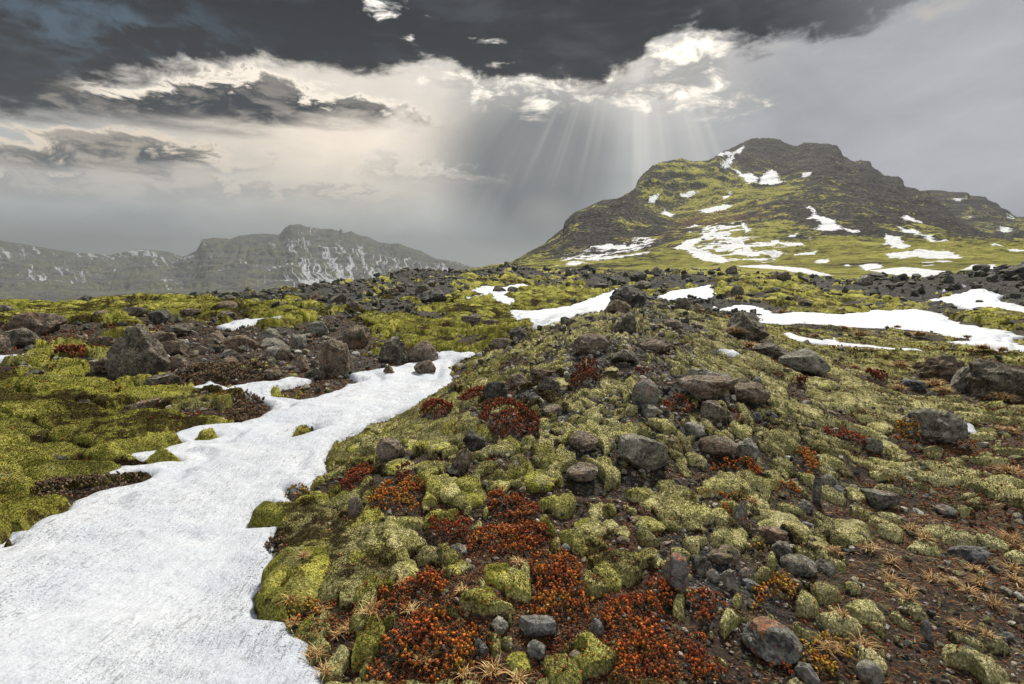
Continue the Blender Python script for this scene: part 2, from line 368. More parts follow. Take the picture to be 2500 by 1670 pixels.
# ------------------------------------------------------------------ ground cover survey
COVER = [(150,1150,.95,.85,.05,0),(60,1280,.85,.8,.2,0),(330,1010,.92,.8,.05,0),(590,1010,.5,.6,.7,0),(200,890,.7,.8,.25,.1),(500,865,.25,.5,.6,.5),(800,820,.5,.8,.4,.4),(650,870,.2,.5,.6,.7),(100,850,.4,.6,.6,.4),
 (600,770,.8,.9,.1,.1),(200,780,.7,.9,.2,.1),(60,830,.4,.7,.5,.3),(1000,800,.85,.9,.1,0),(1000,710,.5,.6,.3,.7),(800,735,.3,.7,.4,.7),(900,760,.5,.8,.4,.4),(950,700,.42,.6,.4,.7),(1100,670,.42,.55,.3,.7),(1300,715,.9,1,.05,0),(1170,745,.85,1,.1,0),(1300,665,.42,.5,.4,.6),
 (1600,670,.5,.6,.3,.6),(1700,690,.55,.7,.1,.5),(1950,725,.75,.7,.15,.3),(2350,670,.3,.5,.2,.85),(2200,700,.4,.6,.1,.6),(2380,790,.6,.6,.2,.1),(2200,830,.6,.5,.35,0),(2000,830,.65,.5,.3,0),(1900,900,.62,.35,.3,.1),(2100,1000,.55,.3,.35,0),(2000,960,.5,.3,.4,0),(1850,980,.6,.3,.3,.2),
 (2250,930,.55,.4,.35,0),(1700,760,.1,.3,.1,.95),(1560,790,.15,.3,.2,.9),(1500,880,.3,.3,.3,.7),(1650,930,.3,.3,.2,.8),(1600,1000,.25,.3,.2,.8),(1400,930,.32,.3,.4,.6),(1150,980,.85,.5,.15,0),(1250,900,.45,.45,.4,.3),(1350,850,.3,.35,.4,.6),(1450,820,.2,.3,.4,.8),(1500,940,.3,.3,.3,.7),(1700,880,.4,.3,.3,.5),(1320,980,.45,.35,.4,.5),(1000,1100,.85,.45,.2,0),(1100,1160,.6,.45,.35,.1),
 (1300,1150,.65,.45,.3,.3),(1500,1170,.5,.4,.2,.5),(1700,1150,.5,.35,.5,.3),(1850,1080,.65,.35,.3,.2),(2050,1150,.65,.3,.4,.1),(2350,1150,.35,.3,.8,0),(2300,1350,.05,.2,.95,.0),(2200,1600,.0,.2,.7,.1),(2450,1600,.0,.2,.5,.4),(1900,1260,.6,.3,.3,.1),(1720,1370,.2,.3,.3,.6),
 (1300,1350,.45,.45,.5,.1),(1500,1330,.55,.4,.4,.2),(700,1400,1,.65,.1,0),(900,1330,.9,.45,.2,0),(850,1600,.6,.5,.4,0),(1100,1500,.3,.4,.8,0),(1500,1500,.3,.4,.9,0),(1300,1600,.4,.5,.4,0),(2000,1400,.1,.3,.4,.2),(1850,1600,.1,.3,.4,.2)]
cv = np.array(COVER, float)
_cx, _cy, _cz, _ = at(cv[:, 0], cv[:, 1])
_caz = np.arctan2(_cx, _cy); _clr = np.log(np.hypot(_cx, _cy))
def cover(x, y):
    az = np.arctan2(x, y); lr = np.log(np.hypot(x, y) + 1e-3)
    w = np.zeros(x.shape, np.float64) + 1e-9; out = [np.zeros(x.shape) for _ in range(4)]
    for i in range(len(cv)):
        g = np.exp(-(((az - _caz[i]) / .075) ** 2 + ((lr - _clr[i]) / .13) ** 2) * .5) + 1e-5 / (1 + 20 * ((az - _caz[i]) ** 2 + (lr - _clr[i]) ** 2))
        w += g
        for k in range(4): out[k] += g * cv[i, 2 + k]
    return [o / w for o in out]

# ------------------------------------------------------------------ snow outlines (surveyed) -> world polygons
SNOW = [
 ('S', [(-500,1500),(-150,1400),(0,1347),(34,1316),(64,1313),(86,1293),(111,1277),(136,1272),(161,1264),(186,1239),(215,1230),(233,1218),(268,1207),(304,1200),(333,1191),(358,1180),(361,1171),(330,1168),(280,1180),(229,1182),(262,1168),(290,1158),(252,1146),(285,1152),(330,1150),(400,1142),(440,1140),(405,1131),(350,1138),(308,1130),(376,1116),(411,1101),(447,1094),(420,1086),(411,1080),(447,1066),(483,1051),(547,1044),(587,1046),(637,1030),(651,1016),(662,994),(608,980),(605,967),(537,967),(451,962),(494,948),(515,940),(529,948),(558,958),(601,942),(644,937),(680,937),(712,928),(748,935),(712,951),(662,958),(672,976),(733,987),(769,983),(805,969),(840,958),(851,948),(889,937),(851,922),(902,915),(955,905),(1009,894),(1062,887),(1066,862),(1109,862),(1166,864),(1138,880),(1105,890),(1102,905),(1107,923),(1107,933),(1059,973),(1009,1001),(973,1014),(919,1033),(866,1062),(830,1080),(800,1110),(787,1161),(762,1179),(751,1200),(697,1211),(712,1243),(680,1254),(640,1266),(612,1290),(608,1307),(669,1307),(640,1343),(662,1379),(662,1418),(647,1465),(622,1472),(621,1504),(637,1526),(701,1533),(708,1572),(748,1590),(737,1615),(762,1651),(773,1670),(850,1850),(900,2300),(-500,2300)]),
 (R4, [(1150,345),(1290,340),(1440,330),(1560,310),(1700,260),(1800,215),(1900,188),(1990,190),(1990,240),(1900,300),(1850,330),(1760,352),(1700,360),(1600,378),(1500,425),(1430,445),(1330,478),(1300,420),(1180,385)]),
 (R4, [(870,210),(980,170),(1100,180),(1250,150),(1280,165),(1150,200),(1240,215),(1130,235),(1200,270),(1160,300),(1060,280),(980,265),(1050,250),(870,245),(1000,225)]),
 (R4, [(1600,210),(1740,205),(1900,180),(1950,185),(1820,200),(1760,215),(1640,218)]),
 (R4, [(850,325),(930,335),(900,347)]),
 (R4, [(2180,240),(2250,205),(2380,190),(2530,160),(2565,235),(2480,265),(2380,255),(2200,270)]),
 (R5, [(150,270),(270,325),(400,305),(500,310),(600,340),(660,370),(760,350),(940,360),(1090,370),(1230,355),(1340,340),(1400,345),(1600,330),(1750,355),(1850,400),(1940,440),(2050,465),(2200,480),(2330,530),(2250,545),(2400,600),(2400,640),(2200,620),(2000,600),(1850,560),(1960,545),(1800,520),(1700,505),(1500,480),(1300,465),(1100,455),(900,440),(700,440),(560,420),(540,370),(430,345),(300,345)]),
 (R5, [(680,500),(760,505),(800,525),(880,545),(980,560),(1050,535),(1100,565),(1250,585),(1400,600),(1560,607),(1720,635),(1500,625),(1200,592),(900,577),(750,545)]),
 (R5, [(1690,265),(1850,240),(1980,200),(2080,190),(2200,235),(2150,250),(2250,290),(2348,310),(2500,370),(2500,420),(2348,385),(2250,345),(2100,330),(1980,325),(1850,290)]),
 (R5, [(1805,195),(1890,160),(1930,165),(1850,185)]),
 (R5, [(280,625),(330,617),(400,630),(395,655),(330,645)]),
 (R5, [(1845,1130),(1870,1120),(2020,1140),(2040,1175),(1960,1195),(1870,1165)]),
 (R3, [(1490,440),(1560,430),(1680,405),(1850,400),(1870,385),(2000,385),(1900,415),(1700,445),(1540,475)]),
 (R3, [(-200,670),(130,655),(230,665),(180,685),(60,705),(-200,715)]),
 (R3, [(890,960),(955,950),(950,967),(905,980)])]
ISL = [(R3, [(1960,1240),(2010,1190),(2140,1165),(2165,1178),(2080,1210),(2000,1240)]),
 (R3, [(1320,1255),(1400,1225),(1450,1228),(1400,1250)]), (R6, [(22,585),(60,555),(95,550),(80,575)])]
def to_world(fn, pts):
    p = np.array([(fn(q) if callable(fn) else q) for q in pts], float)
    x, y, z, d = at(p[:, 0], np.minimum(p[:, 1], 2200)); return np.stack([x, y], 1)
SNOWP = [to_world(f, p) for f, p in SNOW]; ISLP = [to_world(f, p) for f, p in ISL]
def poly_sd(P, x, y):
    """signed distance, positive inside"""
    d2 = np.full(x.shape, 1e9, np.float32); ins = np.zeros(x.shape, bool); n = len(P)
    for i in range(n):
        ax, ay = P[i]; bx, by = P[(i + 1) % n]; ex, ey = bx - ax, by - ay
        t = np.clip(((x - ax) * ex + (y - ay) * ey) / (ex * ex + ey * ey + 1e-12), 0, 1)
        d2 = np.minimum(d2, (x - ax - t * ex) ** 2 + (y - ay - t * ey) ** 2)
        if ay != by:
            c = ((ay > y) != (by > y)) & (x < ex * (y - ay) / (by - ay) + ax); ins ^= c
    d = np.sqrt(d2); return np.where(ins, d, -d)
def snow_sd(x, y, which=None):
    x = np.asarray(x, np.float32); y = np.asarray(y, np.float32)
    out = np.full(x.shape, -9., np.float32); xf, yf, of = x.ravel(), y.ravel(), out.ravel()
    r = np.hypot(xf, yf); wob = (fbm(xf / .35, yf / .35, 4, 71) - .5) * np.clip(r * .03, .05, .5)
    parts = [] if which == 'all' else None
    for i, P in enumerate(SNOWP):
        m = 1.2
        k = np.nonzero((xf > P[:, 0].min() - m) & (xf < P[:, 0].max() + m) & (yf > P[:, 1].min() - m) & (yf < P[:, 1].max() + m))[0]
        sd = poly_sd(P, xf[k], yf[k])
        if i == 0:
            for Q in ISLP: sd = np.minimum(sd, -poly_sd(Q, xf[k], yf[k]))
        sd = sd + wob[k]; of[k] = np.maximum(of[k], sd)
        if parts is not None: parts.append((k, sd))
    if parts is not None: return out, parts
    return of.reshape(x.shape)
def ground_z(x, y, sd=None):
    x = np.asarray(x, float); y = np.asarray(y, float)
    if sd is None: sd = snow_sd(x, y)
    return base_z(x, y) + meso(x, y) * (1 - .85 * sstep(-.1, .12, sd)) - .05 * sstep(0, .15, sd)

# ------------------------------------------------------------------ polar grid
fine = np.linspace(R(-50), R(50), 1650)
AZ = np.concatenate([np.linspace(-math.pi, R(-56), 60), np.linspace(R(-56), R(-50), 40)[:-1][1:], fine, np.linspace(R(50), R(56), 40)[1:], np.linspace(R(56), math.pi, 60)[1:]])
rows = [0.5]
while rows[-1] < 75:
    r = rows[-1]; rows.append(r * (1 + (.03 if r < 1.4 else .0034 if r < 7 else .0052 if r < 50 else .02)))
while rows[-1] < 14000: rows.append(rows[-1] * 1.12)
RR = np.array(rows)
A2, R_2 = np.meshgrid(AZ, RR); GX = np.sin(A2) * R_2; GY = np.cos(A2) * R_2
print('grid', GX.shape)
sd, SNOW_PARTS = snow_sd(GX, GY, 'all')
BZ = base_z(GX, GY); MS = meso(GX, GY)
GZ = BZ + MS * (1 - .85 * sstep(-.1, .12, sd)) - .05 * sstep(0, .15, sd)
mo, ti, ru, gr = cover(GX, GY)
#@LISTS
# region, centre x, base y, width, height (survey units), material, shape, tilt, label
ROCKS = [
 (R3,955,790,355,330,'dark','pointed',.0,'largest dark pointed boulder on the left hillside, its right face rusty orange'),
 (R3,1112,882,215,115,'dark','angular',.1,'dark angular boulder lying in front of the big pointed boulder'),
 (R3,252,508,325,118,'brown','slab',.0,'broad flat topped boulder high on the left hillside, resting on another'),
 (R3,160,612,165,115,'dark','round',.0,'rounded grey boulder directly beneath the broad flat topped one'),
 (R3,1095,425,135,82,'black','angular',.0,'black angular rock standing alone in moss above the big pointed boulder'),
 (R3,750,760,190,120,'brown','worn',.2,'brownish rock leaning against the left foot of the big pointed boulder'),
 (R3,705,600,140,75,'brown','slab',.0,'flat brown slab just behind the left shoulder of the big pointed boulder'),
 (R3,1112,600,160,92,'brown','round',.0,'rounded brown rock at the right shoulder of the big pointed boulder'),
 (R3,1230,522,170,62,'dark','angular',.0,'wedge shaped dark rock above and right of the big pointed boulder'),
 (R3,1222,732,105,95,'tan','round',.0,'small reddish rounded rock right of the orange boulder face'),
 (R3,1660,612,180,95,'brown','round',.0,'round brown boulder under moss in the rubble belt left of the snow'),
 (R3,1862,662,95,72,'grey','round',.0,'small round grey rock in the middle of the rubble belt'),
 (R3,2045,592,90,84,'grey','round',.0,'upper round grey rock near the right end of the rubble belt'),
 (R3,1945,680,105,85,'brown','round',.0,'brown rock below the upper round one in the rubble belt'),
 (R3,2060,755,95,98,'tan','worn',.0,'reddish upright rock left of the tall rounded boulder'),
 (R3,2290,785,195,225,'brown','round',.0,'tall rounded brown boulder, first of the row left of the snow gully'),
 (R3,1860,808,115,62,'brown','round',.0,'low brown rock at the foot of the rubble belt'),
 (R3,2155,802,140,66,'dark','round',.0,'low dark rock at the foot of the tall rounded boulder'),
 (R3,250,802,118,62,'dark','worn',.0,'small slate rock low in the moss below the broad flat boulder'),
 (R3,572,1003,95,62,'dark','worn',.0,'grey rock between big moss swells on the left'),
 (R3,990,1045,210,110,'brown','slab',-.25,'slanted brown slab half under moss beside a scrap of snow'),
 (R3,1255,765,115,52,'dark','angular',.0,'low dark rock right of the boulder in front of the pointed one'),
 (R3,1580,702,88,52,'brown','round',.0,'small brown stone in the left part of the rubble belt'),
 (R3,1540,345,145,66,'brown','round',.0,'brown mound shaped rock above the thin snow strip'),
 (R3,1550,412,120,62,'dark','worn',.0,'dark rock touching the upper left end of the thin snow strip'),
 (R3,1760,242,85,52,'black','angular',.0,'pointed black rock near the skyline above the thin snow strip'),
 (R3,590,288,130,36,'black','worn',.0,'long low black rock on the left skyline'),
 (R3,35,345,100,66,'dark','round',.0,'dark rock at the left edge just below the skyline'),
 (R3,702,402,100,52,'brown','round',.0,'brown rock in moss right of the broad flat boulder'),
 (R3,920,388,130,42,'dark','slab',.0,'low dark slab left of the black angular rock'),
 (R3,1300,380,120,40,'brown','slab',.0,'low brown slab right of the black angular rock'),
 (R3,15,645,100,112,'tan','round',.0,'rusty brown boulder cut by the left edge of the picture'),
 (R4,110,595,165,140,'brown','round',.0,'rounded brown boulder up behind the row at the snow gully'),
 (R4,368,695,205,170,'dark','worn',.0,'middle boulder of the row, dark and lichened, left of its smooth neighbour'),
 (R4,562,708,215,152,'tan','round',.0,'smooth brown boulder at the right end of the row, touching the snow'),
 (R4,335,815,95,78,'brown','pointed',.0,'small pointed boulder melting out of the snow below the row'),
 (R4,582,805,145,98,'brown','round',.0,'rounded boulder melting out of the snow, right of the small pointed one'),
 (R4,640,292,185,95,'black','angular',.0,'black angular boulder on the dark hill left of the far snow'),
 (R4,895,448,138,82,'dark','worn',-.1,'dark boulder in moss between the dark hill and the middle snow'),
 (R4,1030,458,120,48,'tan','slab',.0,'low tan rock in moss right of a dark boulder, left of the middle snow tip'),
 (R4,1225,545,140,98,'black','pointed',.3,'black slanted rock below the lower tip of the middle snow'),
 (R4,1098,608,118,82,'tan','worn',.0,'tan boulder just left of the black slanted rock'),
 (R4,1960,322,240,138,'black','round',.0,'big black rounded boulder crowning the near ridge'),
 (R4,1888,360,190,98,'brown','pointed',.0,'brown pyramid shaped rock in front of the big black boulder'),
 (R4,1945,498,150,115,'dark','block',.0,'dark blocky rock below the brown pyramid on the ridge'),
 (R4,1558,438,110,55,'dark','worn',.0,'dark rock at the top left shoulder of the ridge beside the snow'),
 (R4,1715,640,262,132,'tan','round',.0,'big round tan boulder high on the ridge'),
 (R4,1930,700,165,88,'dark','pointed',.0,'dark wedge of rock right below the big round tan boulder'),
 (R4,2150,628,200,72,'tan','round',.0,'low tan boulder right of the big round one'),
 (R4,1060,962,165,132,'black','block',.0,'black cubic rock in sage moss on the left side of the ridge'),
 (R4,2080,1002,175,182,'pale','egg',.0,'pale egg shaped standing stone with small dark holes'),
 (R4,2130,1062,145,92,'grey','angular',.0,'grey angular rock at the foot of the pale egg shaped stone'),
 (R4,1420,892,160,105,'dark','worn',.0,'dark pitted rock under a moss cushion in the middle of the ridge'),
 (R4,1662,1300,195,122,'tan','round',.0,'tan rounded rock left of the big square grey boulder'),
 (R4,918,1305,155,132,'black','worn',.0,'black pitted rock left of the dark red heath cushion'),
 (R4,350,1375,195,142,'tan','round',.0,'smooth tan rock among moss near the snow edge'),
 (R4,825,1450,160,175,'brown','slab',.8,'upright brown slab below the black pitted rock'),
 (R4,2062,1428,335,230,'grey','block',.0,'big square grey boulder in the middle of the ridge'),
 (R4,1450,1052,135,72,'tan','worn',.0,'tan rock right of the dark red heath cushion'),
 (R4,1215,858,140,90,'tan','worn',.0,'tan rock half in moss above the dark red heath cushion'),
 (R4,1380,800,170,78,'brown','slab',.1,'flat cracked brown rock behind a moss cushion on the ridge'),
 (R4,2275,455,130,55,'tan','round',.0,'reddish rounded rock in black gravel near the ridge top'),
 (R4,1090,217,92,38,'dark','round',.0,'left one of two dark rocks sitting in the far snow'),
 (R4,1178,217,72,36,'dark','round',.0,'right one of two dark rocks sitting in the far snow'),
 (R4,1782,208,95,45,'black','angular',.0,'black rock on the upper edge of the middle snow'),
 (R4,2035,142,112,64,'black','round',.0,'black rounded boulder on the skyline above the ridge top'),
 (R4,2062,188,120,58,'dark','worn',.0,'dark rock just below the black skyline boulder'),
 (R5,448,535,295,195,'dark','pointed',-.15,'big dark boulder with an upright fin at the left end of the right hand snow'),
 (R5,630,668,225,95,'dark','pointed',.25,'leaning slab of rock sloping up to a dark point on the right flank'),
 (R5,840,765,310,112,'grey','round',.0,'wide low grey boulder below the leaning slab'),
 (R5,185,890,300,115,'grey','slab',.1,'rough grey slab just behind the flat tan table rock'),
 (R5,215,1115,170,150,'dark','block',.0,'dark stem of rock that carries the flat tan table rock'),
 (R5,465,965,255,110,'brown','round',.0,'low round brown rock right of the flat tan table rock'),
 (R5,1785,825,262,160,'brown','worn',.0,'left boulder of the group of three at the right edge'),
 (R5,1965,892,185,185,'grey','pointed',.0,'middle boulder of the group of three, smooth grey and tapering'),
 (R5,2172,945,375,245,'dark','worn',.0,'biggest boulder of the group of three, deeply pitted, at the right edge'),
 (R5,1712,1255,370,225,'grey','worn',.0,'mound shaped grey boulder beside the small snow scrap on the right'),
 (R5,255,1345,245,115,'tan','egg',.0,'smooth tan oval rock with a pink spot of lichen under pale moss'),
 (R5,452,1375,155,135,'grey','worn',.0,'rough grey rock right of the smooth tan oval one'),
 (R5,1312,1305,115,92,'grey','block',.0,'grey upright rock between moss swells on the lower right flank'),
 (R5,1592,872,140,62,'blue','worn',.0,'slate grey rock half grown over on the right flank'),
 (R5,432,850,75,62,'tan','round',.0,'small tan stone among rust heath behind the table rock'),
 (R5,520,842,62,66,'blue','angular',.0,'small bluish stone right of the small tan stone behind the table rock'),
 (R5,95,1205,135,85,'grey','angular',.0,'grey rock below the flat tan table rock'),
 (R5,530,1082,62,62,'blue','angular',.0,'left one of two small blue grey stones right of the table rock stem'),
 (R5,630,1085,62,42,'blue','angular',.0,'right one of two small blue grey stones right of the table rock stem'),
 (R5,388,252,82,74,'dark','round',.0,'dark round rock right of the short snow patch on the ridge skyline'),
 (R5,700,122,84,56,'dark','angular',.0,'dark pointed rock on the right hand crest'),
 (R5,1262,175,92,64,'grey','angular',.0,'greyish pointed rock on the crest between the two snow fields'),
 (R5,1332,128,104,50,'black','angular',.0,'black rock behind the greyish pointed one on the crest'),
 (R5,350,102,74,52,'dark','round',.0,'dark rounded rock high on the crest right of the ridge'),
 (R5,1870,198,96,48,'black','angular',.0,'black rock beside the small snow scrap under the dark right hill'),
 (R5,2300,100,185,75,'black','worn',.0,'black rocks outcrop on top of the dark hill at the right edge'),
 (R5,2055,45,90,30,'black','round',.0,'black hump of rock on top of the dark right hill'),
 (R5,15,345,100,85,'dark','worn',.0,'dark rock on the ridge top below the short snow patch'),
 (R5,110,345,105,62,'brown','pointed',.0,'brown pointed rock on the right shoulder of the ridge top'),
 (R5,860,302,95,38,'brown','round',.0,'brown rock above the long right hand snow field'),
 (R5,2215,366,38,24,'black','round',.0,'small black stone on the lower rim of the far right snow'),
 (R5,2042,288,42,15,'black','round',.0,'tiny black stone in the middle of the far right snow'),
 (R7,110,325,98,135,'tan','egg',.0,'tan egg shaped stone standing between moss and olive heath'),
 (R7,808,568,125,74,'grey','pointed',.0,'grey three cornered stone in the rust heath'),
 (R7,1345,1155,250,78,'blue','slab',.0,'long flat blue grey stone near the bottom of the picture'),
 (R7,1338,1285,125,105,'blue','round',.0,'shiny dark grey stone under the long flat one'),
 (R7,1752,1152,92,125,'blue','worn',.0,'upright dark grey stone between two orange heath mats'),
 (R7,1090,1122,125,100,'grey','angular',.2,'jagged grey stone in dark soil below the vivid moss cushion'),
 (R7,1652,85,210,100,'tan','round',.0,'tan rounded rock sunk in moss below the square boulder'),
 (R7,1612,1300,100,52,'tan','egg',.0,'small curved brown stone near the bottom edge'),
 (R7,1932,487,88,48,'tan','egg',.0,'small tan pebble in moss left of the yellow lichen'),
 (R7,1540,548,64,44,'blue','round',.0,'small blue grey pebble at the edge of the rust heath'),
 (R7,790,25,115,60,'grey','round',.0,'small grey rock above the olive heath'),
 (R7,2290,850,165,225,'lichen','round',.0,'big pale stone with orange lichen, at the right end of the orange heath'),
 (R7,970,1300,90,110,'blue','angular',.0,'grey stone at the right edge of the big orange heath mat'),
 (R8,130,697,104,112,'grey','round',.0,'speckled round stone among the pebbles below the reddish slab'),
 (R8,227,757,82,78,'grey','egg',.0,'smooth grey green oval pebble in the pebble cluster'),
 (R8,330,805,95,110,'grey','worn',.0,'rough grey stone in the pebble cluster above the golden heath'),
 (R8,440,752,62,72,'tan','egg',.0,'brownish pebble at the right end of the pebble cluster'),
 (R8,480,812,108,55,'blue','slab',.0,'pale blue flat pebble touching the golden heath'),
 (R8,290,655,225,100,'tan','slab',-.65,'slender reddish slab lying aslant above the pebble cluster'),
 (R8,690,612,125,110,'grey','worn',.0,'grey holed rock end right of the dried pink plant'),
 (R8,625,515,180,75,'pale','slab',.0,'pale rough rock above the dried pink plant'),
 (R8,802,722,220,88,'pale','egg',.0,'long smooth pale grey stone on the soil edge'),
 (R8,985,712,125,88,'grey','round',.0,'darker grey stone right of the long smooth pale one'),
 (R8,792,815,66,62,'pale','round',.0,'small pale stone under the long smooth one'),
 (R8,612,1292,375,225,'lichen','round',.0,'large stone covered in orange and green lichen at the bottom right'),
 (R8,862,1470,165,140,'lichen','slab',-.5,'orange lichened stone at the bottom edge below the large one'),
 (R8,1288,1470,158,140,'grey','egg',.0,'smooth round grey stone at the bottom edge'),
 (R8,1682,1172,90,140,'blue','slab',-.7,'slanted slate grey stone alone on dark gravel'),
 (R8,1962,612,225,120,'blue','slab',-.45,'large blue grey ribbed stone alone on dark soil'),
 (R8,1812,322,115,44,'pale','egg',.0,'small pale flat stone on the dark soil, upper right'),
 (R8,1355,243,235,115,'pale','slab',-.1,'pale split rock at the upper edge of the dark soil'),
 (R8,1003,118,122,84,'grey','round',.0,'rounded grey rock left of the pale split rock'),
 (R8,1072,168,92,54,'blue','worn',.0,'flat bluish stone below the rounded grey rock'),
 (R8,930,208,54,155,'grey','block',.0,'thin upright grey stone below rust heath'),
 (R8,850,285,110,74,'pale','worn',.0,'pinkish pointed rock left below the thin upright stone'),
 (R8,403,405,92,150,'pale','worn',.0,'pinkish upright rock between rust heath and sage moss'),
 (R8,870,398,84,32,'blue','slab',.0,'thin bluish stone below the wide sage moss cushion'),
 (R8,172,283,64,44,'blue','round',.0,'small bluish stone in olive heath'),
 (R8,1990,1298,135,54,'blue','slab',.1,'light grey flat stone near the bottom right pebbles'),
 (R8,2240,1137,64,30,'blue','egg',.0,'small pale blue stone near the right edge'),
 (R8,2320,1062,80,86,'tan','round',.0,'tan stone cut by the right edge of the picture')]
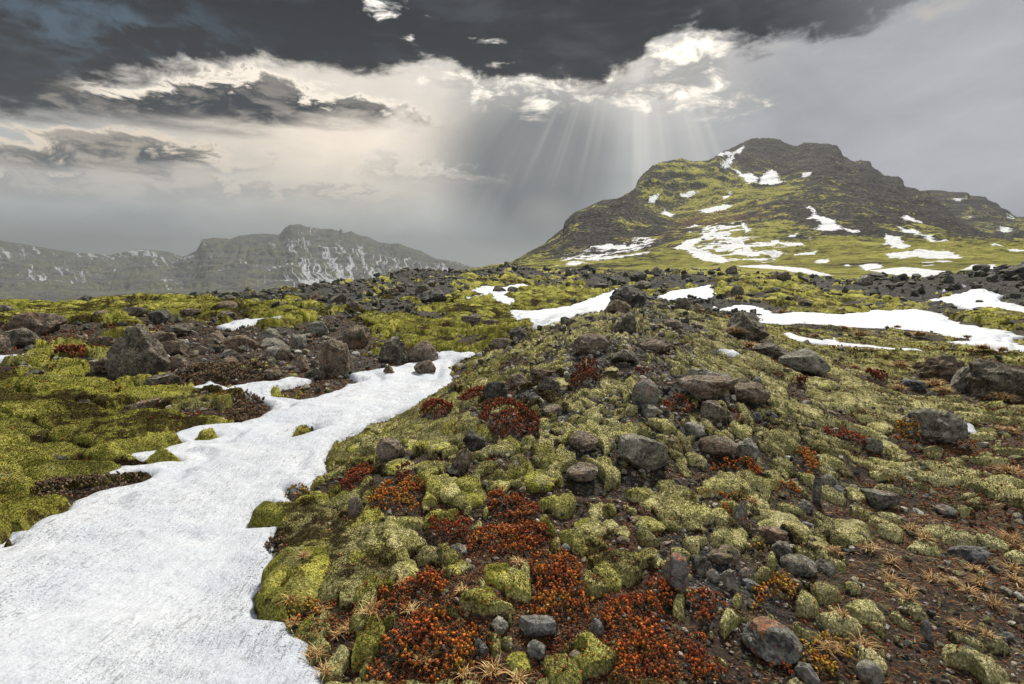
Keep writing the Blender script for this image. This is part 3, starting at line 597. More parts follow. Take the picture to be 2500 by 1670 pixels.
HEATH = [
 (R7,[(130,1480),(280,1230),(400,1120),(560,1020),(740,1030),(870,1090),(960,1110),(960,1250),(900,1400),(900,1480)],.5,.5,'largest bright orange heath mat, at the bottom edge left of centre'),
 (R7,[(200,1040),(260,860),(430,770),(560,690),(720,720),(800,800),(700,880),(540,900),(420,1010),(300,1080)],.42,.4,'red orange heath mat curving up above the largest orange one'),
 (R7,[(1290,620),(1420,560),(1600,570),(1680,700),(1660,820),(1750,870),(1700,1020),(1560,1080),(1400,1060),(1290,1010),(1320,880),(1300,760)],.47,.3,'tall orange heath mat right of the vivid green moss cushion'),
 (R7,[(1740,900),(1850,820),(2000,870),(2130,760),(2260,770),(2290,880),(2250,1000),(2260,1150),(2330,1300),(2230,1480),(1900,1480),(1890,1300),(1850,1150),(1760,1010)],.38,.4,'deep orange red heath mat left of the big lichened pale stone'),
 (R7,[(520,410),(700,310),(850,280),(900,380),(870,470),(700,480),(560,460)],.25,.5,'dark red heath cushion above the grey three cornered stone'),
 (R7,[(870,480),(1000,380),(1200,350),(1400,400),(1470,470),(1350,560),(1150,600),(950,600),(860,560)],.34,.4,'rust red heath mat right of the grey three cornered stone'),
 (R7,[(1000,200),(1100,140),(1250,190),(1350,260),(1450,310),(1250,330),(1040,330)],.33,.3,'rust heath between the two brightest moss cushions'),
 (R7,[(170,220),(300,120),(450,80),(600,130),(560,230),(540,320),(400,370),(280,350),(200,280)],.62,.5,'olive brown heath cushion beside the tan egg shaped stone'),
 (R7,[(0,150),(50,40),(180,-20),(220,40),(150,140),(60,190)],.22,.4,'small dark red heath left of the olive brown one'),
 (R7,[(300,40),(500,-20),(590,40),(480,90),(330,90)],.24,.4,'small dark red heath above the olive brown one'),
 (R4,[(930,1110),(990,1050),(1150,1035),(1280,1075),(1365,1130),(1340,1220),(1200,1262),(1050,1225),(960,1165)],.13,1.3,'dark red domed heath cushion in the middle of the ridge'),
 (R4,[(1540,870),(1600,780),(1690,755),(1770,800),(1785,880),(1650,895)],.08,1.2,'darkest maroon heath dome under the gravel of the ridge'),
 (R4,[(495,1115),(560,1030),(680,990),(775,1030),(710,1095),(600,1118)],.22,.8,'rust heath cushion on the left edge of the ridge near the snow'),
 (R4,[(1540,760),(1650,690),(1790,715),(1740,765),(1640,765)],.12,.5,'thin maroon heath just above the darkest maroon dome'),
 (R4,[(790,980),(860,900),(985,880),(985,950),(880,975)],.24,.3,'rust heath left of the black cubic rock'),
 (R4,[(2180,980),(2230,920),(2348,940),(2450,1000),(2440,1080),(2330,1070),(2230,1050)],.28,.6,'rust heath between the pale egg shaped stone and the table rock'),
 (R4,[(1980,760),(2060,720),(2200,735),(2220,765),(2050,775)],.15,.3,'thin dark red heath above the pale egg shaped stone'),
 (R8,[(70,850),(200,830),(300,870),(330,1000),(220,1090),(80,1050),(20,950)],.45,.3,'orange heath right of the big lichened pale stone'),
 (R8,[(420,880),(560,790),(720,750),(830,830),(790,960),(620,1000),(500,1060),(420,980)],.74,.4,'golden heath mat above the large orange lichened stone'),
 (R8,[(790,1200),(950,1170),(1160,1200),(1220,1300),(1120,1480),(930,1480),(820,1320)],.76,.4,'olive gold heath mat left of the smooth round grey stone'),
 (R8,[(0,1050),(120,1100),(230,1140),(200,1230),(300,1350),(450,1400),(700,1300),(800,1350),(780,1480),(0,1480)],.38,.2,'sparse red orange heath sprigs left of the large lichened stone'),
 (R8,[(120,180),(300,150),(450,200),(430,280),(300,270),(160,260)],.66,.3,'olive heath around the small bluish stone'),
 (R8,[(600,120),(760,100),(860,190),(760,250),(640,200)],.5,.3,'orange heath above the pinkish pointed rock'),
 (R8,[(240,300),(360,290),(380,400),(480,420),(420,440),(300,370)],.4,.2,'orange red heath around the pinkish upright rock'),
 (R5,[(1400,1200),(1500,1115),(1620,1120),(1690,1200),(1690,1290),(1560,1290),(1430,1245)],.64,1.2,'brown domed heath against the mound shaped grey boulder'),
 (R5,[(730,840),(850,830),(870,920),(760,935)],.15,.4,'dark heath hollow between moss swells on the right flank'),
 (R5,[(290,1060),(400,1020),(425,1115),(320,1115)],.35,.6,'rusty heath right of the table rock stem'),
 (R5,[(690,1110),(760,1080),(835,1135),(760,1160)],.36,.3,'small rust heath right of the two small blue grey stones'),
 (R5,[(150,1410),(300,1350),(500,1390),(600,1480),(200,1480)],.5,.3,'orange brown heath below the smooth tan oval rock'),
 (R5,[(720,1320),(900,1300),(960,1400),(900,1480),(780,1450)],.6,.3,'olive orange heath beside moss swells below the right flank'),
 (R5,[(950,1180),(1100,1170),(1280,1250),(1290,1310),(1130,1270),(980,1230)],.3,.2,'streak of rust heath slanting down the right flank'),
 (R5,[(1210,790),(1330,790),(1430,820),(1400,850),(1260,840)],.2,.2,'flat dark rust heath left of the slate grey rock'),
 (R8,[(1370,70),(1500,50),(1690,160),(1640,210),(1480,160)],.9,.4,'dried greyish pink shrub right of the pale split rock'),
 (R8,[(450,600),(560,530),(640,560),(600,650),(560,690),(500,640)],.9,.5,'dried pinkish rosette plant left of the grey holed rock end'),
 (R3,[(1490,1090),(1600,960),(1700,930),(1820,1010),(1800,1090),(1640,1135)],1.,.5,'dark brown heath tongue beside the snow on the left'),
 (R3,[(1160,800),(1300,740),(1800,740),(1900,800),(1650,850),(1300,870)],1.,.4,'brown heath strip at the foot of the rubble belt'),
 (R6,[(150,250),(300,130),(640,110),(1000,55),(960,115),(700,185),(500,275),(250,265)],1.,.3,'dark brown heath finger reaching into the snow at the left'),
 (R3,[(330,700),(420,640),(560,650),(610,690),(450,725)],.18,.4,'dark red heath left of the big pointed boulder'),
 (R6,[(1790,545),(1900,480),(1965,530),(1920,600),(1850,640)],1.,.5,'brown heath clump on the snow edge left of the big moss swell'),
 (R6,[(1890,960),(2000,900),(2200,930),(2180,1020),(2060,1100),(1990,1170),(1960,1060)],.6,.4,'orange brown heath on the snow rim below the big moss swell'),
 (R6,[(1935,210),(2000,160),(2100,150),(2110,220),(2010,270)],.72,.9,'small brownish heath cushion overhanging the snow edge')]
#@END
# ---- moss relief
def moss_layer(x, y, mo, sd, ti, bare):
    r = np.hypot(x, y); lush = sstep(.45, .65, ti); fw = sstep(5, 14, r) * lush + sstep(11, 24, r) * (1 - lush)
    wx = x + (fbm(x / .25, y / .25, 3, 101) - .5) * .16; wy = y + (fbm(x / .25, y / .25, 3, 111) - .5) * .16
    # cushions on the right flank are drawn out down the slope
    st = sstep(1.2, 3.0, x) * sstep(1.5, 4, y); cx_ = wx * (1 - .5 * st) + wy * .35 * st; cy_ = wy
    n = (fbm(x / .5, y / .5, 5, 41, .6) - .5) * 3.0 * (1 - fw) + (fbm(x / 1.4, y / 1.1, 5, 45, .62) - .5) * 3.0 * fw
    c0 = n + (mo - .5) * (1.9 + .9 * fw) - .30 * fw - bare * 3
    # lush ground: long rolling swells with creases between them
    wx3 = x + (fbm(x / .5, y / .5, 3, 141) - .5) * .45; wy3 = y + (fbm(x / .5, y / .5, 3, 151) - .5) * .35
    f, rv = cells(wx3 * .62, wy3, .36, 3); swell = np.sqrt(np.clip(1 - (f / .74) ** 2, 0, 1)) * (.06 + .10 * rv)
    # ridge: separate small cushions whose radius follows how well moss does there
    f2, rv2 = cells(cx_, cy_, .125, 8); g2 = sstep(-.75, .55, c0 + (rv2 - .5) * 2.0); q2 = .74 * g2 + 1e-3
    small = np.sqrt(np.clip(1 - (f2 / q2) ** 2, 0, 1)) * (.022 + .045 * rv2) * (.4 + .6 * g2)
    f4, rv4 = cells(cx_ + 7, cy_, .27, 18); g4 = sstep(.1, 1.1, c0 + (rv4 - .5) * 1.6); q4 = .72 * g4 + 1e-3
    med = np.sqrt(np.clip(1 - (f4 / q4) ** 2, 0, 1)) * (.035 + .045 * rv4) * g4
    ridge = np.maximum(med, small * (1 - .5 * (med > .02)) + .55 * med)
    wx2 = x + (fbm(x / 1.2, y / 1.2, 3, 121) - .5) * .9; wy2 = y + (fbm(x / 1.2, y / 1.2, 3, 131) - .5) * .9
    f3, rv3 = cells(wx2, wy2 * .7, .55, 13); far = np.sqrt(np.clip(1 - (f3 / .72) ** 2, 0, 1)) * (.06 + .10 * rv3)
    m = sstep(-.12, .22, c0 + (rv - .5) * .4 * (1 - fw) + (rv3 - .5) * .5 * fw)
    near_h = swell * lush * m + ridge * (1 - lush)
    h = near_h * (1 - fw) + (far + .35 * swell) * m * fw
    h = h + (fbm(x / .06, y / .06, 3, 161) - .5) * .035 * (r < 9) * (h > .008)
    m = np.maximum(m * np.maximum(lush, fw), sstep(.0, .012, ridge) * (1 - lush) * (1 - fw))
    m = m * sstep(.04, -.05, sd) * (1 - sstep(.3, .7, bare))
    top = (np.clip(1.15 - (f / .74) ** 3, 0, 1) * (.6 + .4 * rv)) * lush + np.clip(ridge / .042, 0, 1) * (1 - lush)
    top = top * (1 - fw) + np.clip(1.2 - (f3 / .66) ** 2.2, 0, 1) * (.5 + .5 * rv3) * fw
    return h * m + .010 * m - .03 * (1 - m), m, (rv * lush + rv2 * (1 - lush)) * (1 - fw) + rv3 * fw, top
# moss leaves room for stones and heath mats
BARE = np.zeros(GX.shape, np.float32)
_p = np.array([k[0]((k[1], k[2])) for k in ROCKS]); _bx, _by, _, _bd = at(_p[:, 0], _p[:, 1])
for i, k in enumerate(ROCKS):
    w = k[3] * .35775 * _bd[i] / F; az = math.atan2(_bx[i], _by[i]); cx, cy = _bx[i] + math.sin(az) * w * .25, _by[i] + math.cos(az) * w * .25
    jm = np.nonzero((np.abs(GX - cx) < w) & (np.abs(GY - cy) < w)) if w > .02 else ([], [])
    if len(jm[0]): BARE[jm] = np.maximum(BARE[jm], sstep(.80, .50, np.hypot(GX[jm] - cx, GY[jm] - cy) / w))
HEATHW = [to_world(h[0], h[1]) for h in HEATH]
for W in HEATHW:
    m_ = .1; jm = np.nonzero((GX > W[:, 0].min() - m_) & (GX < W[:, 0].max() + m_) & (GY > W[:, 1].min() - m_) & (GY < W[:, 1].max() + m_))
    if len(jm[0]): rr_ = np.hypot(*W.mean(0)); BARE[jm] = np.maximum(BARE[jm], .85 * sstep(-.006 * rr_, .012 * rr_, poly_sd(W, GX[jm], GY[jm])))
MH, MM, MRV, topv = moss_layer(GX, GY, mo, sd, ti, BARE)
tone = fbm(GX / .9, GY / .9, 4, 61) + .10 * sstep(8, 20, R_2) * sstep(.4, .6, fbm(GX / 1.1, GY / .8, 3, 67))

#@MATERIALS
def m_ground(t, b):
    p = t.node('ShaderNodeTexCoord').outputs['Object']
    ru = t.attr('rust'); gr = t.attr('gravel')
    n1 = t.noise(p, 5, 9, .68); n2 = t.noise(p, 50, 5, .65); n3 = t.noise(p, 1.3, 6, .6)
    soil = t.ramp(t.add(t.mul(n1, .5), t.mul(n2, .5)), [(.35, (.005, .0035, .0025)), (.5, (.016, .010, .006)), (.68, (.055, .034, .018))])
    rust = t.ramp(n2, [(.25, (.008, .005, .003)), (.5, (.035, .017, .008)), (.8, (.12, .058, .022))])
    v = t.vor(p, 55, out='Color'); vd = t.vor(p, 55)
    g = t.node('ShaderNodeSeparateColor'); t.put(g.inputs[0], v)
    grav = t.ramp(g.outputs[0], [(.0, (.008, .008, .009)), (.5, (.018, .018, .019)), (.85, (.042, .040, .038)), (1, (.13, .125, .115))])
    gm = t.ss(t.add(t.mul(gr, 1.1), t.mul(t.sub(n3, .5), .9)), .35, .6)
    c = t.mix(gm, soil, grav)
    q = t.map(p, rot=(0, 0, R(25)), sc=(1, 2.6, 1))
    rm = t.ss(t.add(ru, t.mul(t.sub(t.noise(q, 4, 8, .7), .5), 1.5)), .5, .8)
    c = t.mix(t.mul(rm, .8), c, rust)
    fm = t.ss(t.noise(p, 9, 7, .72), .60, .72)
    c = t.mix(t.mul(fm, .8), c, t.ramp(n2, [(.2, (.016, .02, .008)), (.8, (.17, .18, .06))]))
    wl = t.ss(t.noise(p, 26, 4, .7), .74, .80)
    c = t.mix(t.mul(wl, .6), c, (.30, .31, .27))
    t.put(b.inputs['Base Color'], c)
    hb = t.add(t.mul(n2, .5), t.mul(t.sub(1., vd), gm))
    t.put(b.inputs['Normal'], t.bump(hb, .9, .02, t.bump(n1, .7, .05)))
def m_moss(t, b):
    p = t.node('ShaderNodeTexCoord').outputs['Object']
    ti = t.attr('tint'); tone = t.attr('tone'); rv = t.attr('rv'); top = t.attr('top'); speck = t.attr('speck')
    n = t.noise(p, 75, 5, .75); n2 = t.noise(p, 11, 7, .68); n0 = t.noise(p, 2.2, 6, .6)
    vd = t.vor(t.map(p, sc=(1, 1, .7)), 95)
    f = t.add(t.mul(n2, .5), t.add(t.mul(n, .2), t.mul(rv, .3)))
    vivid = t.ramp(f, [(.3, (.15, .155, .022)), (.5, (.34, .335, .055)), (.7, (.60, .57, .13))])
    sage = t.ramp(f, [(.3, (.26, .245, .10)), (.5, (.62, .57, .25)), (.7, (.82, .77, .44))])
    tt = t.ss(t.add(ti, t.mul(t.sub(rv, .5), .5)), .35, .75)
    c = t.mix(tt, sage, vivid)
    vv = t.ss(n0, .25, .7, .55, 1.2); c = t.mix(1., c, t.comb(vv, vv, vv), 'MULTIPLY')
    lg = t.ss(t.noise(p, 5.5, 7, .72), .66, .76, 0., .55); c = t.mix(lg, c, t.ramp(n, [(.2, (.12, .12, .08)), (.8, (.46, .46, .36))]))
    dd = t.ss(t.noise(t.map(p, loc=(9, 4, 2)), 7.5, 8, .75), .60, .72, 0., .8); c = t.mix(dd, c, t.ramp(n, [(.2, (.03, .018, .008)), (.8, (.20, .10, .035))]))
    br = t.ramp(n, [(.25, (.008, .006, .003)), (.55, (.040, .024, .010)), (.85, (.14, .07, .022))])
    bm = t.ss(t.add(t.sub(1., top), t.add(t.mul(t.sub(n2, .5), .9), t.mul(t.sub(n, .5), .3))), .62, .88)  # low parts and creases: brown growth, with their shade darkened into the colour
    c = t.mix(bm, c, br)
    bm2 = t.ss(t.add(tone, t.mul(t.sub(n2, .5), .45)), .64, .74)
    c = t.mix(t.mul(bm2, .9), c, br)
    # shade between the sprigs, put into the colour as dark cell rims
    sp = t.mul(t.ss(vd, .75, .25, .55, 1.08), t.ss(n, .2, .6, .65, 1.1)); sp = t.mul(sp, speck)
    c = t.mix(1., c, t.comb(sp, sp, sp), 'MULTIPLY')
    t.put(b.inputs['Base Color'], c)
    t.put(b.inputs['Normal'], t.bump(t.sub(n, vd), 1., .022, t.bump(n2, .9, .06)))
def m_snow(t, b):
    p = t.node('ShaderNodeTexCoord').outputs['Object']
    q = t.map(p, rot=(0, 0, R(-38)), sc=(1, .25, 1))
    st = t.noise(q, 22, 6, .7, 1.2); n = t.noise(p, 70, 4, .7); big = t.noise(p, 1.3, 5)
    ed = t.attr('edge'); d = t.ss(t.noise(q, 55, 3, .7), .60, .74); dm = t.add(t.ss(t.noise(t.map(q, loc=(5, 3, 0)), 1.9, 5, .62), .30, .70, .15, .9), t.mul(ed, .5))
    fine = t.ss(t.noise(p, 110, 2, .6), .62, .74)
    dirt = t.mul(t.m('MAXIMUM', t.mul(d, .5), t.mul(fine, .75)), dm)
    c = t.ramp(t.add(t.mul(st, .5), t.mul(n, .5)), [(.2, (.25, .27, .30)), (.45, (.375, .40, .445)), (.75, (.475, .50, .54))])
    c = t.mix(t.ss(big, .35, .8, 0., .6), c, (.32, .355, .42))
    c = t.mix(dirt, c, (.06, .05, .045))
    t.put(b.inputs['Base Color'], c)
    t.put(b.inputs['Normal'], t.bump(t.add(st, t.mul(n, .6)), .55, .022, t.bump(big, .5, .1)))
M_GROUND = material('soil_and_gravel', m_ground, .95)
M_MOSS = material('moss', m_moss, 1., .1)
M_SNOW = material('snow', m_snow, .55, .3)
#@END

# the ground: one sheet to the horizon
at_ = {'rust': ru, 'gravel': gr}
g = obj('ground', mesh_from('ground', np.stack([GX, GY, GZ], 2).reshape(-1, 3), grid_faces(*GX.shape), M_GROUND, at_)); tag(g, kind='structure')
# moss carpet
keep = (MM > .02) & (R_2 < 70)
Fm = grid_faces(*GX.shape, keep)
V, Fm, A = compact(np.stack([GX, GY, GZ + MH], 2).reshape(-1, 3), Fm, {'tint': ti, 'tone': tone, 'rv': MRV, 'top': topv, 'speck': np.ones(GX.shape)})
g = obj('moss', mesh_from('moss', V, Fm, M_MOSS, A)); tag(g, 'yellow green moss carpet over the moraine', 'moss', kind='stuff')
# snow, one sheet per patch
WAV = (fbm(GX / .9 + GY * .3, GY / .5, 3, 83) - .5) * .05 + (fbm(GX / .22, GY / .14, 3, 87) - .5) * .014
WFB = fbm(GX / .7, GY / .7, 2, 107)
WAV2 = (fbm(GX / .5, GY / .35, 4, 97) - .5) * .07
for k_, sd_ in SNOW_PARTS:
    si = np.full(GX.shape, -9., np.float32); si.ravel()[k_] = sd_
    k = (si > -.06)
    if not k.any(): continue
    Fs = grid_faces(*GX.shape, k)
    thick = .075 * (1 - np.exp(-np.clip(si + .02, 0, None) / .05)) + .03 * sstep(.05, .5, si) + WAV * sstep(0, .2, si) + WAV2 * sstep(.05, .3, si)
    thick = np.where(si < 0, np.clip(si * 1.2, -.2, 0) + .02, thick)
    thick = thick - .035 * np.exp(-((si - .2) / .09) ** 2) * sstep(.4, .6, WFB)
    V, Fs, At = compact(np.stack([GX, GY, BZ + thick + .01], 2).reshape(-1, 3), Fs, {'edge': sstep(.22, .02, si)})
    s = obj('snow', mesh_from('snow', V, Fs, M_SNOW, At)); tag(s, kind='structure')
#@MOUNTAINS
def m_mountain(t, b):
    p = t.node('ShaderNodeTexCoord').outputs['Object']
    gn = t.attr('green'); br = t.attr('brown'); sn = t.attr('snow')
    n1 = t.noise(p, .035, 9, .62); n2 = t.noise(p, .35, 6, .65); st = t.noise(t.map(p, sc=(.02, .02, .5)), 1, 6, .65); n3 = t.noise(p, .008, 5, .6)
    rock = t.ramp(t.add(t.mul(st, .2), t.mul(n2, .8)), [(.25, (.008, .008, .008)), (.5, (.030, .028, .026)), (.7, (.095, .09, .08))])
    moss = t.ramp(t.add(t.mul(n1, .5), t.mul(n2, .5)), [(.3, (.045, .043, .010)), (.5, (.22, .215, .045)), (.7, (.38, .365, .09))])
    brown = t.ramp(n2, [(.3, (.04, .025, .012)), (.7, (.16, .10, .05))])
    nz = t.node('ShaderNodeSeparateXYZ'); t.put(nz.inputs[0], t.node('ShaderNodeNewGeometry').outputs['True Normal'])
    sl = t.ss(nz.outputs[2], .60, .92)
    gm = t.ss(t.add(t.add(gn, t.mul(t.sub(n1, .5), 1.6)), t.mul(t.sub(n2, .5), .9)), .32, .72)
    gm = t.mul(gm, t.ss(t.add(sl, t.mul(t.sub(n1, .5), .6)), .15, .5))
    c = t.mix(t.ss(t.add(br, t.mul(t.sub(n1, .5), 1.4)), .35, .6), rock, brown)
    c = t.mix(gm, c, moss)
    dk = t.ss(t.noise(p, .16, 6, .7), .66, .74)
    c = t.mix(t.mul(dk, .85), c, (.018, .017, .016))
    sm = t.ss(t.add(sn, t.add(t.mul(t.sub(n1, .5), 1.8), t.mul(t.sub(n2, .5), 1.9))), .0, .15)
    c = t.mix(sm, c, (.82, .84, .87))
    t.put(b.inputs['Base Color'], c)
    t.put(b.inputs['Normal'], t.bump(t.add(n2, t.mul(st, .25)), .9, 3., t.bump(n1, .7, 12)))
def m_far(t, b):
    p = t.node('ShaderNodeTexCoord').outputs['Object']
    sn = t.attr('snow')
    n1 = t.noise(p, .008, 9, .62); n2 = t.noise(p, .06, 6, .65); st = t.noise(t.map(p, sc=(.004, .004, .06)), 1, 6, .65)
    rock = t.ramp(t.add(t.mul(st, .5), t.mul(n2, .5)), [(.3, (.03, .03, .03)), (.5, (.07, .07, .066)), (.7, (.13, .13, .12))])  # paler, flatter rock: part of the haze is put into this colour
    c = t.mix(t.ss(n1, .45, .6), rock, t.ramp(n2, [(.3, (.05, .052, .035)), (.7, (.13, .13, .08))]))
    gu = t.attr('gully')
    sm = t.ss(t.add(sn, t.add(t.mul(t.sub(gu, .55), 1.5), t.mul(t.sub(n2, .5), .5))), .22, .36)
    c = t.mix(sm, c, (.38, .40, .43))  # snow greyed the same way, as haze in the colour
    t.put(b.inputs['Base Color'], c); t.put(b.inputs['Normal'], t.bump(n2, .6, 10, t.bump(n1, .4, 25)))
M_MOUNT = material('mountain_slope', m_mountain, .95, .1); M_FAR = material('hazed_distant_slope', m_far, .95, .1)

def smooth_list(n, pts, a):
    q = np.array([(direction(u, 835)[0], v) for u, v in pts], float); return np.interp(a, q[:, 0], q[:, 1])
def mountain_grid(a0, a1, ncol, r0, r1, nrow, ctrl, sil, ridge, wid=.16, kx=3.):
    a = np.linspace(R(a0), R(a1), ncol); r = np.exp(np.linspace(math.log(r0), math.log(r1), nrow))
    A, Rr = np.meshgrid(a, r)
    P = np.array(ctrl, float); pa, pe, _ = direction(P[:, 0], P[:, 1])
    T = TPS(pa, np.log(P[:, 2]), pe, kx)
    q = np.array(sil, float); qa, qe, _ = direction(q[:, 0], q[:, 1]); se = np.interp(a, qa, qe)
    rr = smooth_list(0, ridge, a)
    E = T(A, np.log(Rr))
    dl = np.log(Rr) - np.log(rr)[None]
    corr = se - T(a, np.log(rr))
    kk = np.hanning(31); kk /= kk.sum(); low = np.convolve(np.pad(corr, 15, 'edge'), kk, 'valid')
    E = E + low[None] * np.exp(-(dl / .3) ** 2) + (corr - low)[None] * np.exp(-(dl / .07) ** 2)
    # nothing in front of the ridge may stand above it
    lim = se[None] - np.clip(-dl, 0, 3) * .035
    E = np.where((dl < 0) & (dl > -.5), np.minimum(E, lim), E)
    E = np.where(dl > 0, np.minimum(E, se[None] - dl * .8), E)
    return a, r, A, Rr, E, rr
def hit_grid(a, r, Z, us, vs):
    az, e, _ = direction(np.array(us, float), np.array(vs, float)); out = []
    for A0, e0 in zip(az, e):
        j = int(np.clip(np.searchsorted(a, A0), 0, len(a) - 1)); h = (CAM_H + e0 * r) <= Z[:, j]
        h &= r > 60
        k = int(h.argmax()) if h.any() else int(((Z[:, j] - CAM_H) / r).argmax())
        out.append((math.sin(A0) * r[k], math.cos(A0) * r[k]))
    return np.array(out)

# ---- the big mountain on the right
CT = [(1250,700,60),(1500,690,60),(1800,695,60),(2100,700,60),(2500,700,60),(2800,700,60),
 (1250,668,120),(1500,655,130),(1800,648,130),(2100,642,130),(2450,635,130),(2800,640,130),
 (1320,640,260),(1450,625,250),(1600,612,240),(1850,607,240),(2100,602,250),(2400,603,260),(2800,610,250),
 (1700,575,360),(1900,562,380),(2100,560,400),(2400,585,420),(2800,600,420),(1900,520,520),(2100,515,540),(2250,548,520),
 (1290,625,430),(1400,575,420),(1500,585,400),(1590,568,430),(1400,528,500),(1452,500,530),(1506,494,550),(1580,505,560),(1450,535,720),(1380,600,700),(1560,520,700),
 (1650,535,600),(1750,505,680),(1850,470,760),(1600,488,780),(1700,470,800),(1558,440,860),(1617,396,930),(1665,388,950),(1720,396,960),(1650,425,1150),(1590,450,1150),
 (1850,440,930),(1950,435,900),(2050,440,850),(1850,390,1150),(2000,395,1100),(1761,373,1280),(1873,338,1320),(1995,350,1280),(2086,396,1180),(2160,430,1080),(2208,454,1000),(2290,512,850),(2341,533,760),(2394,565,680),(2500,592,600),(2800,615,600),
 (1250,642,500),(1200,650,500),(1000,680,500)]
SIL = [(900,700),(1150,665),(1250,639),(1319,602),(1375,559),(1378,543),(1399,522),(1452,498),(1479,492),(1506,490),(1522,479),(1551,458),(1559,437),(1591,405),(1617,394),(1665,386),(1692,393),(1729,393),(1761,373),(1804,351),(1836,339),(1873,337),(1905,341),(1931,354),(1947,357),(1963,349),(1995,349),(2043,356),(2052,366),(2059,381),(2086,394),(2100,392),(2123,394),(2130,407),(2160,429),(2192,431),(2206,442),(2208,453),(2262,468),(2315,511),(2337,538),(2394,564),(2500,591),(2800,610)]
RID = [(900,500),(1250,480),(1375,500),(1452,540),(1510,600),(1551,880),(1617,940),(1729,1000),(1761,1240),(1873,1320),(1995,1280),(2086,1180),(2160,1080),(2208,1000),(2290,850),(2341,760),(2394,680),(2500,600),(2800,560)]
a, r, A, Rr, E, rr = mountain_grid(-12, 58, 1000, 48, 3000, 560, CT, SIL, RID)
X = np.sin(A) * Rr; Y = np.cos(A) * Rr
amp = Rr * .012
rel = (fbm(X / 90, Y / 90, 6, 201, .52) - .5) * 1.3 + (fbm(X / 34, Y / 34, 5, 211, .55, True) - .55) * .9
dl = np.log(Rr) - np.log(rr)[None]
rel = rel * (1 - .75 * np.exp(-(dl / .06) ** 2))
Z = CAM_H + E * Rr + rel * amp * sstep(60, 200, Rr) + (fbm(X / 14, Y / 14, 5, 261, .6, True) - .5) * 2.6 * sstep(90, 220, Rr)
hs = 19 + 6 * fbm(X / 200, Y / 200, 2, 221); kz = (Z + 14 * (fbm(X / 120, Y / 120, 3, 231) - .5)) / hs; fr = kz - np.floor(kz)
Z = Z + (sstep(.25, .75, fr) - fr) * hs * .10 * sstep(45, 110, Z)
Z = Z.astype(np.float32)
snow = np.full(X.shape, -3., np.float32)
MS_ = [[(1345,955),(1370,945),(1400,985),(1450,1000),(1480,1025),(1510,1050),(1480,1062),(1400,1055),(1385,1045),(1420,1030),(1400,1010),(1360,1000),(1375,975)],[(1525,1050),(1600,1056),(1600,1070),(1540,1068)],
 [(1715,1072),(1780,1088),(1840,1130),(1790,1140),(1720,1128),(1708,1095)],[(1765,1036),(1850,1056),(1990,1108),(1930,1110),(1800,1064)],[(1790,985),(1830,995),(1890,1025),(1810,1012)],
 [(1710,1165),(1850,1148),(2000,1153),(2060,1185),(1960,1188),(1860,1178),(1780,1188)],[(1580,1218),(1630,1208),(1690,1208),(1712,1225),(1620,1242)],[(1640,1240),(1800,1225),(1900,1235),(2010,1245),(1930,1272),(1780,1267)],
 [(2050,1240),(2120,1210),(2200,1213),(2280,1240),(2250,1247),(2130,1237)],[(1030,1220),(1180,1213),(1330,1228),(1480,1265),(1380,1264),(1260,1238),(1100,1228)],
 [(735,1140),(800,1100),(870,1085),(930,1040),(945,1050),(880,1100),(830,1130),(900,1150),(1000,1200),(960,1207),(850,1182),(800,1152)],[(1015,1098),(1060,1108),(1090,1140),(1145,1170),(1080,1182),(1035,1168),(1070,1140),(1000,1112)],
 [(1045,1015),(1070,1020),(1100,1060),(1075,1070),(1050,1040)],[(860,965),(1000,935),(1010,945),(930,970),(870,977)],[(610,940),(640,905),(670,900),(665,922)],[(760,895),(820,876),(850,885),(800,912),(780,914)],
 [(685,975),(710,945),(705,970),(745,985),(690,987)],[(1010,775),(1060,800),(1110,800),(1130,820),(1090,842),(1060,815)],[(1130,840),(1150,805),(1190,780),(1220,800),(1215,820),(1250,840),(1170,850)],[(1320,815),(1335,795),(1370,793),(1340,814)],
 [(900,738),(950,700),(1060,665),(1070,670),(1020,720),(1000,750),(990,775),(955,772),(975,740),(1010,700),(960,717)],[(970,905),(1000,885),(1007,892),(975,912)],
 [(1265,1080),(1310,1072),(1310,1088),(1270,1094)],[(1180,1110),(1230,1100),(1240,1115),(1190,1125)],[(1250,1120),(1330,1112),(1335,1128),(1270,1130)],[(1380,1200),(1450,1185),(1460,1205),(1400,1212)],[(1290,1165),(1400,1155),(1400,1165),(1310,1172)],[(1180,1170),(1240,1158),(1230,1180),(1190,1182)],[(1500,1215),(1570,1210),(1560,1226)],[(2190,1118),(2250,1128),(2200,1130)],[(2290,1146),(2348,1146),(2348,1158),(2300,1156)],[(1940,1195),(2030,1200),(1960,1208)],[(1350,1090),(1380,1092),(1370,1102)]]
for Pp in MS_:
    q = np.array([R2(k) for k in Pp]); W = hit_grid(a, r, Z, q[:, 0], q[:, 1]); rm = np.hypot(W[:, 0], W[:, 1]).mean(); m = rm * .06
    k = np.nonzero(((X > W[:, 0].min() - m) & (X < W[:, 0].max() + m) & (Y > W[:, 1].min() - m) & (Y < W[:, 1].max() + m)).ravel())[0]
    s_ = poly_sd(W, X.ravel()[k], Y.ravel()[k]) / (rm * .008); snow.ravel()[k] = np.maximum(snow.ravel()[k], s_)
snow = np.clip(snow, -1.2, 1.5)
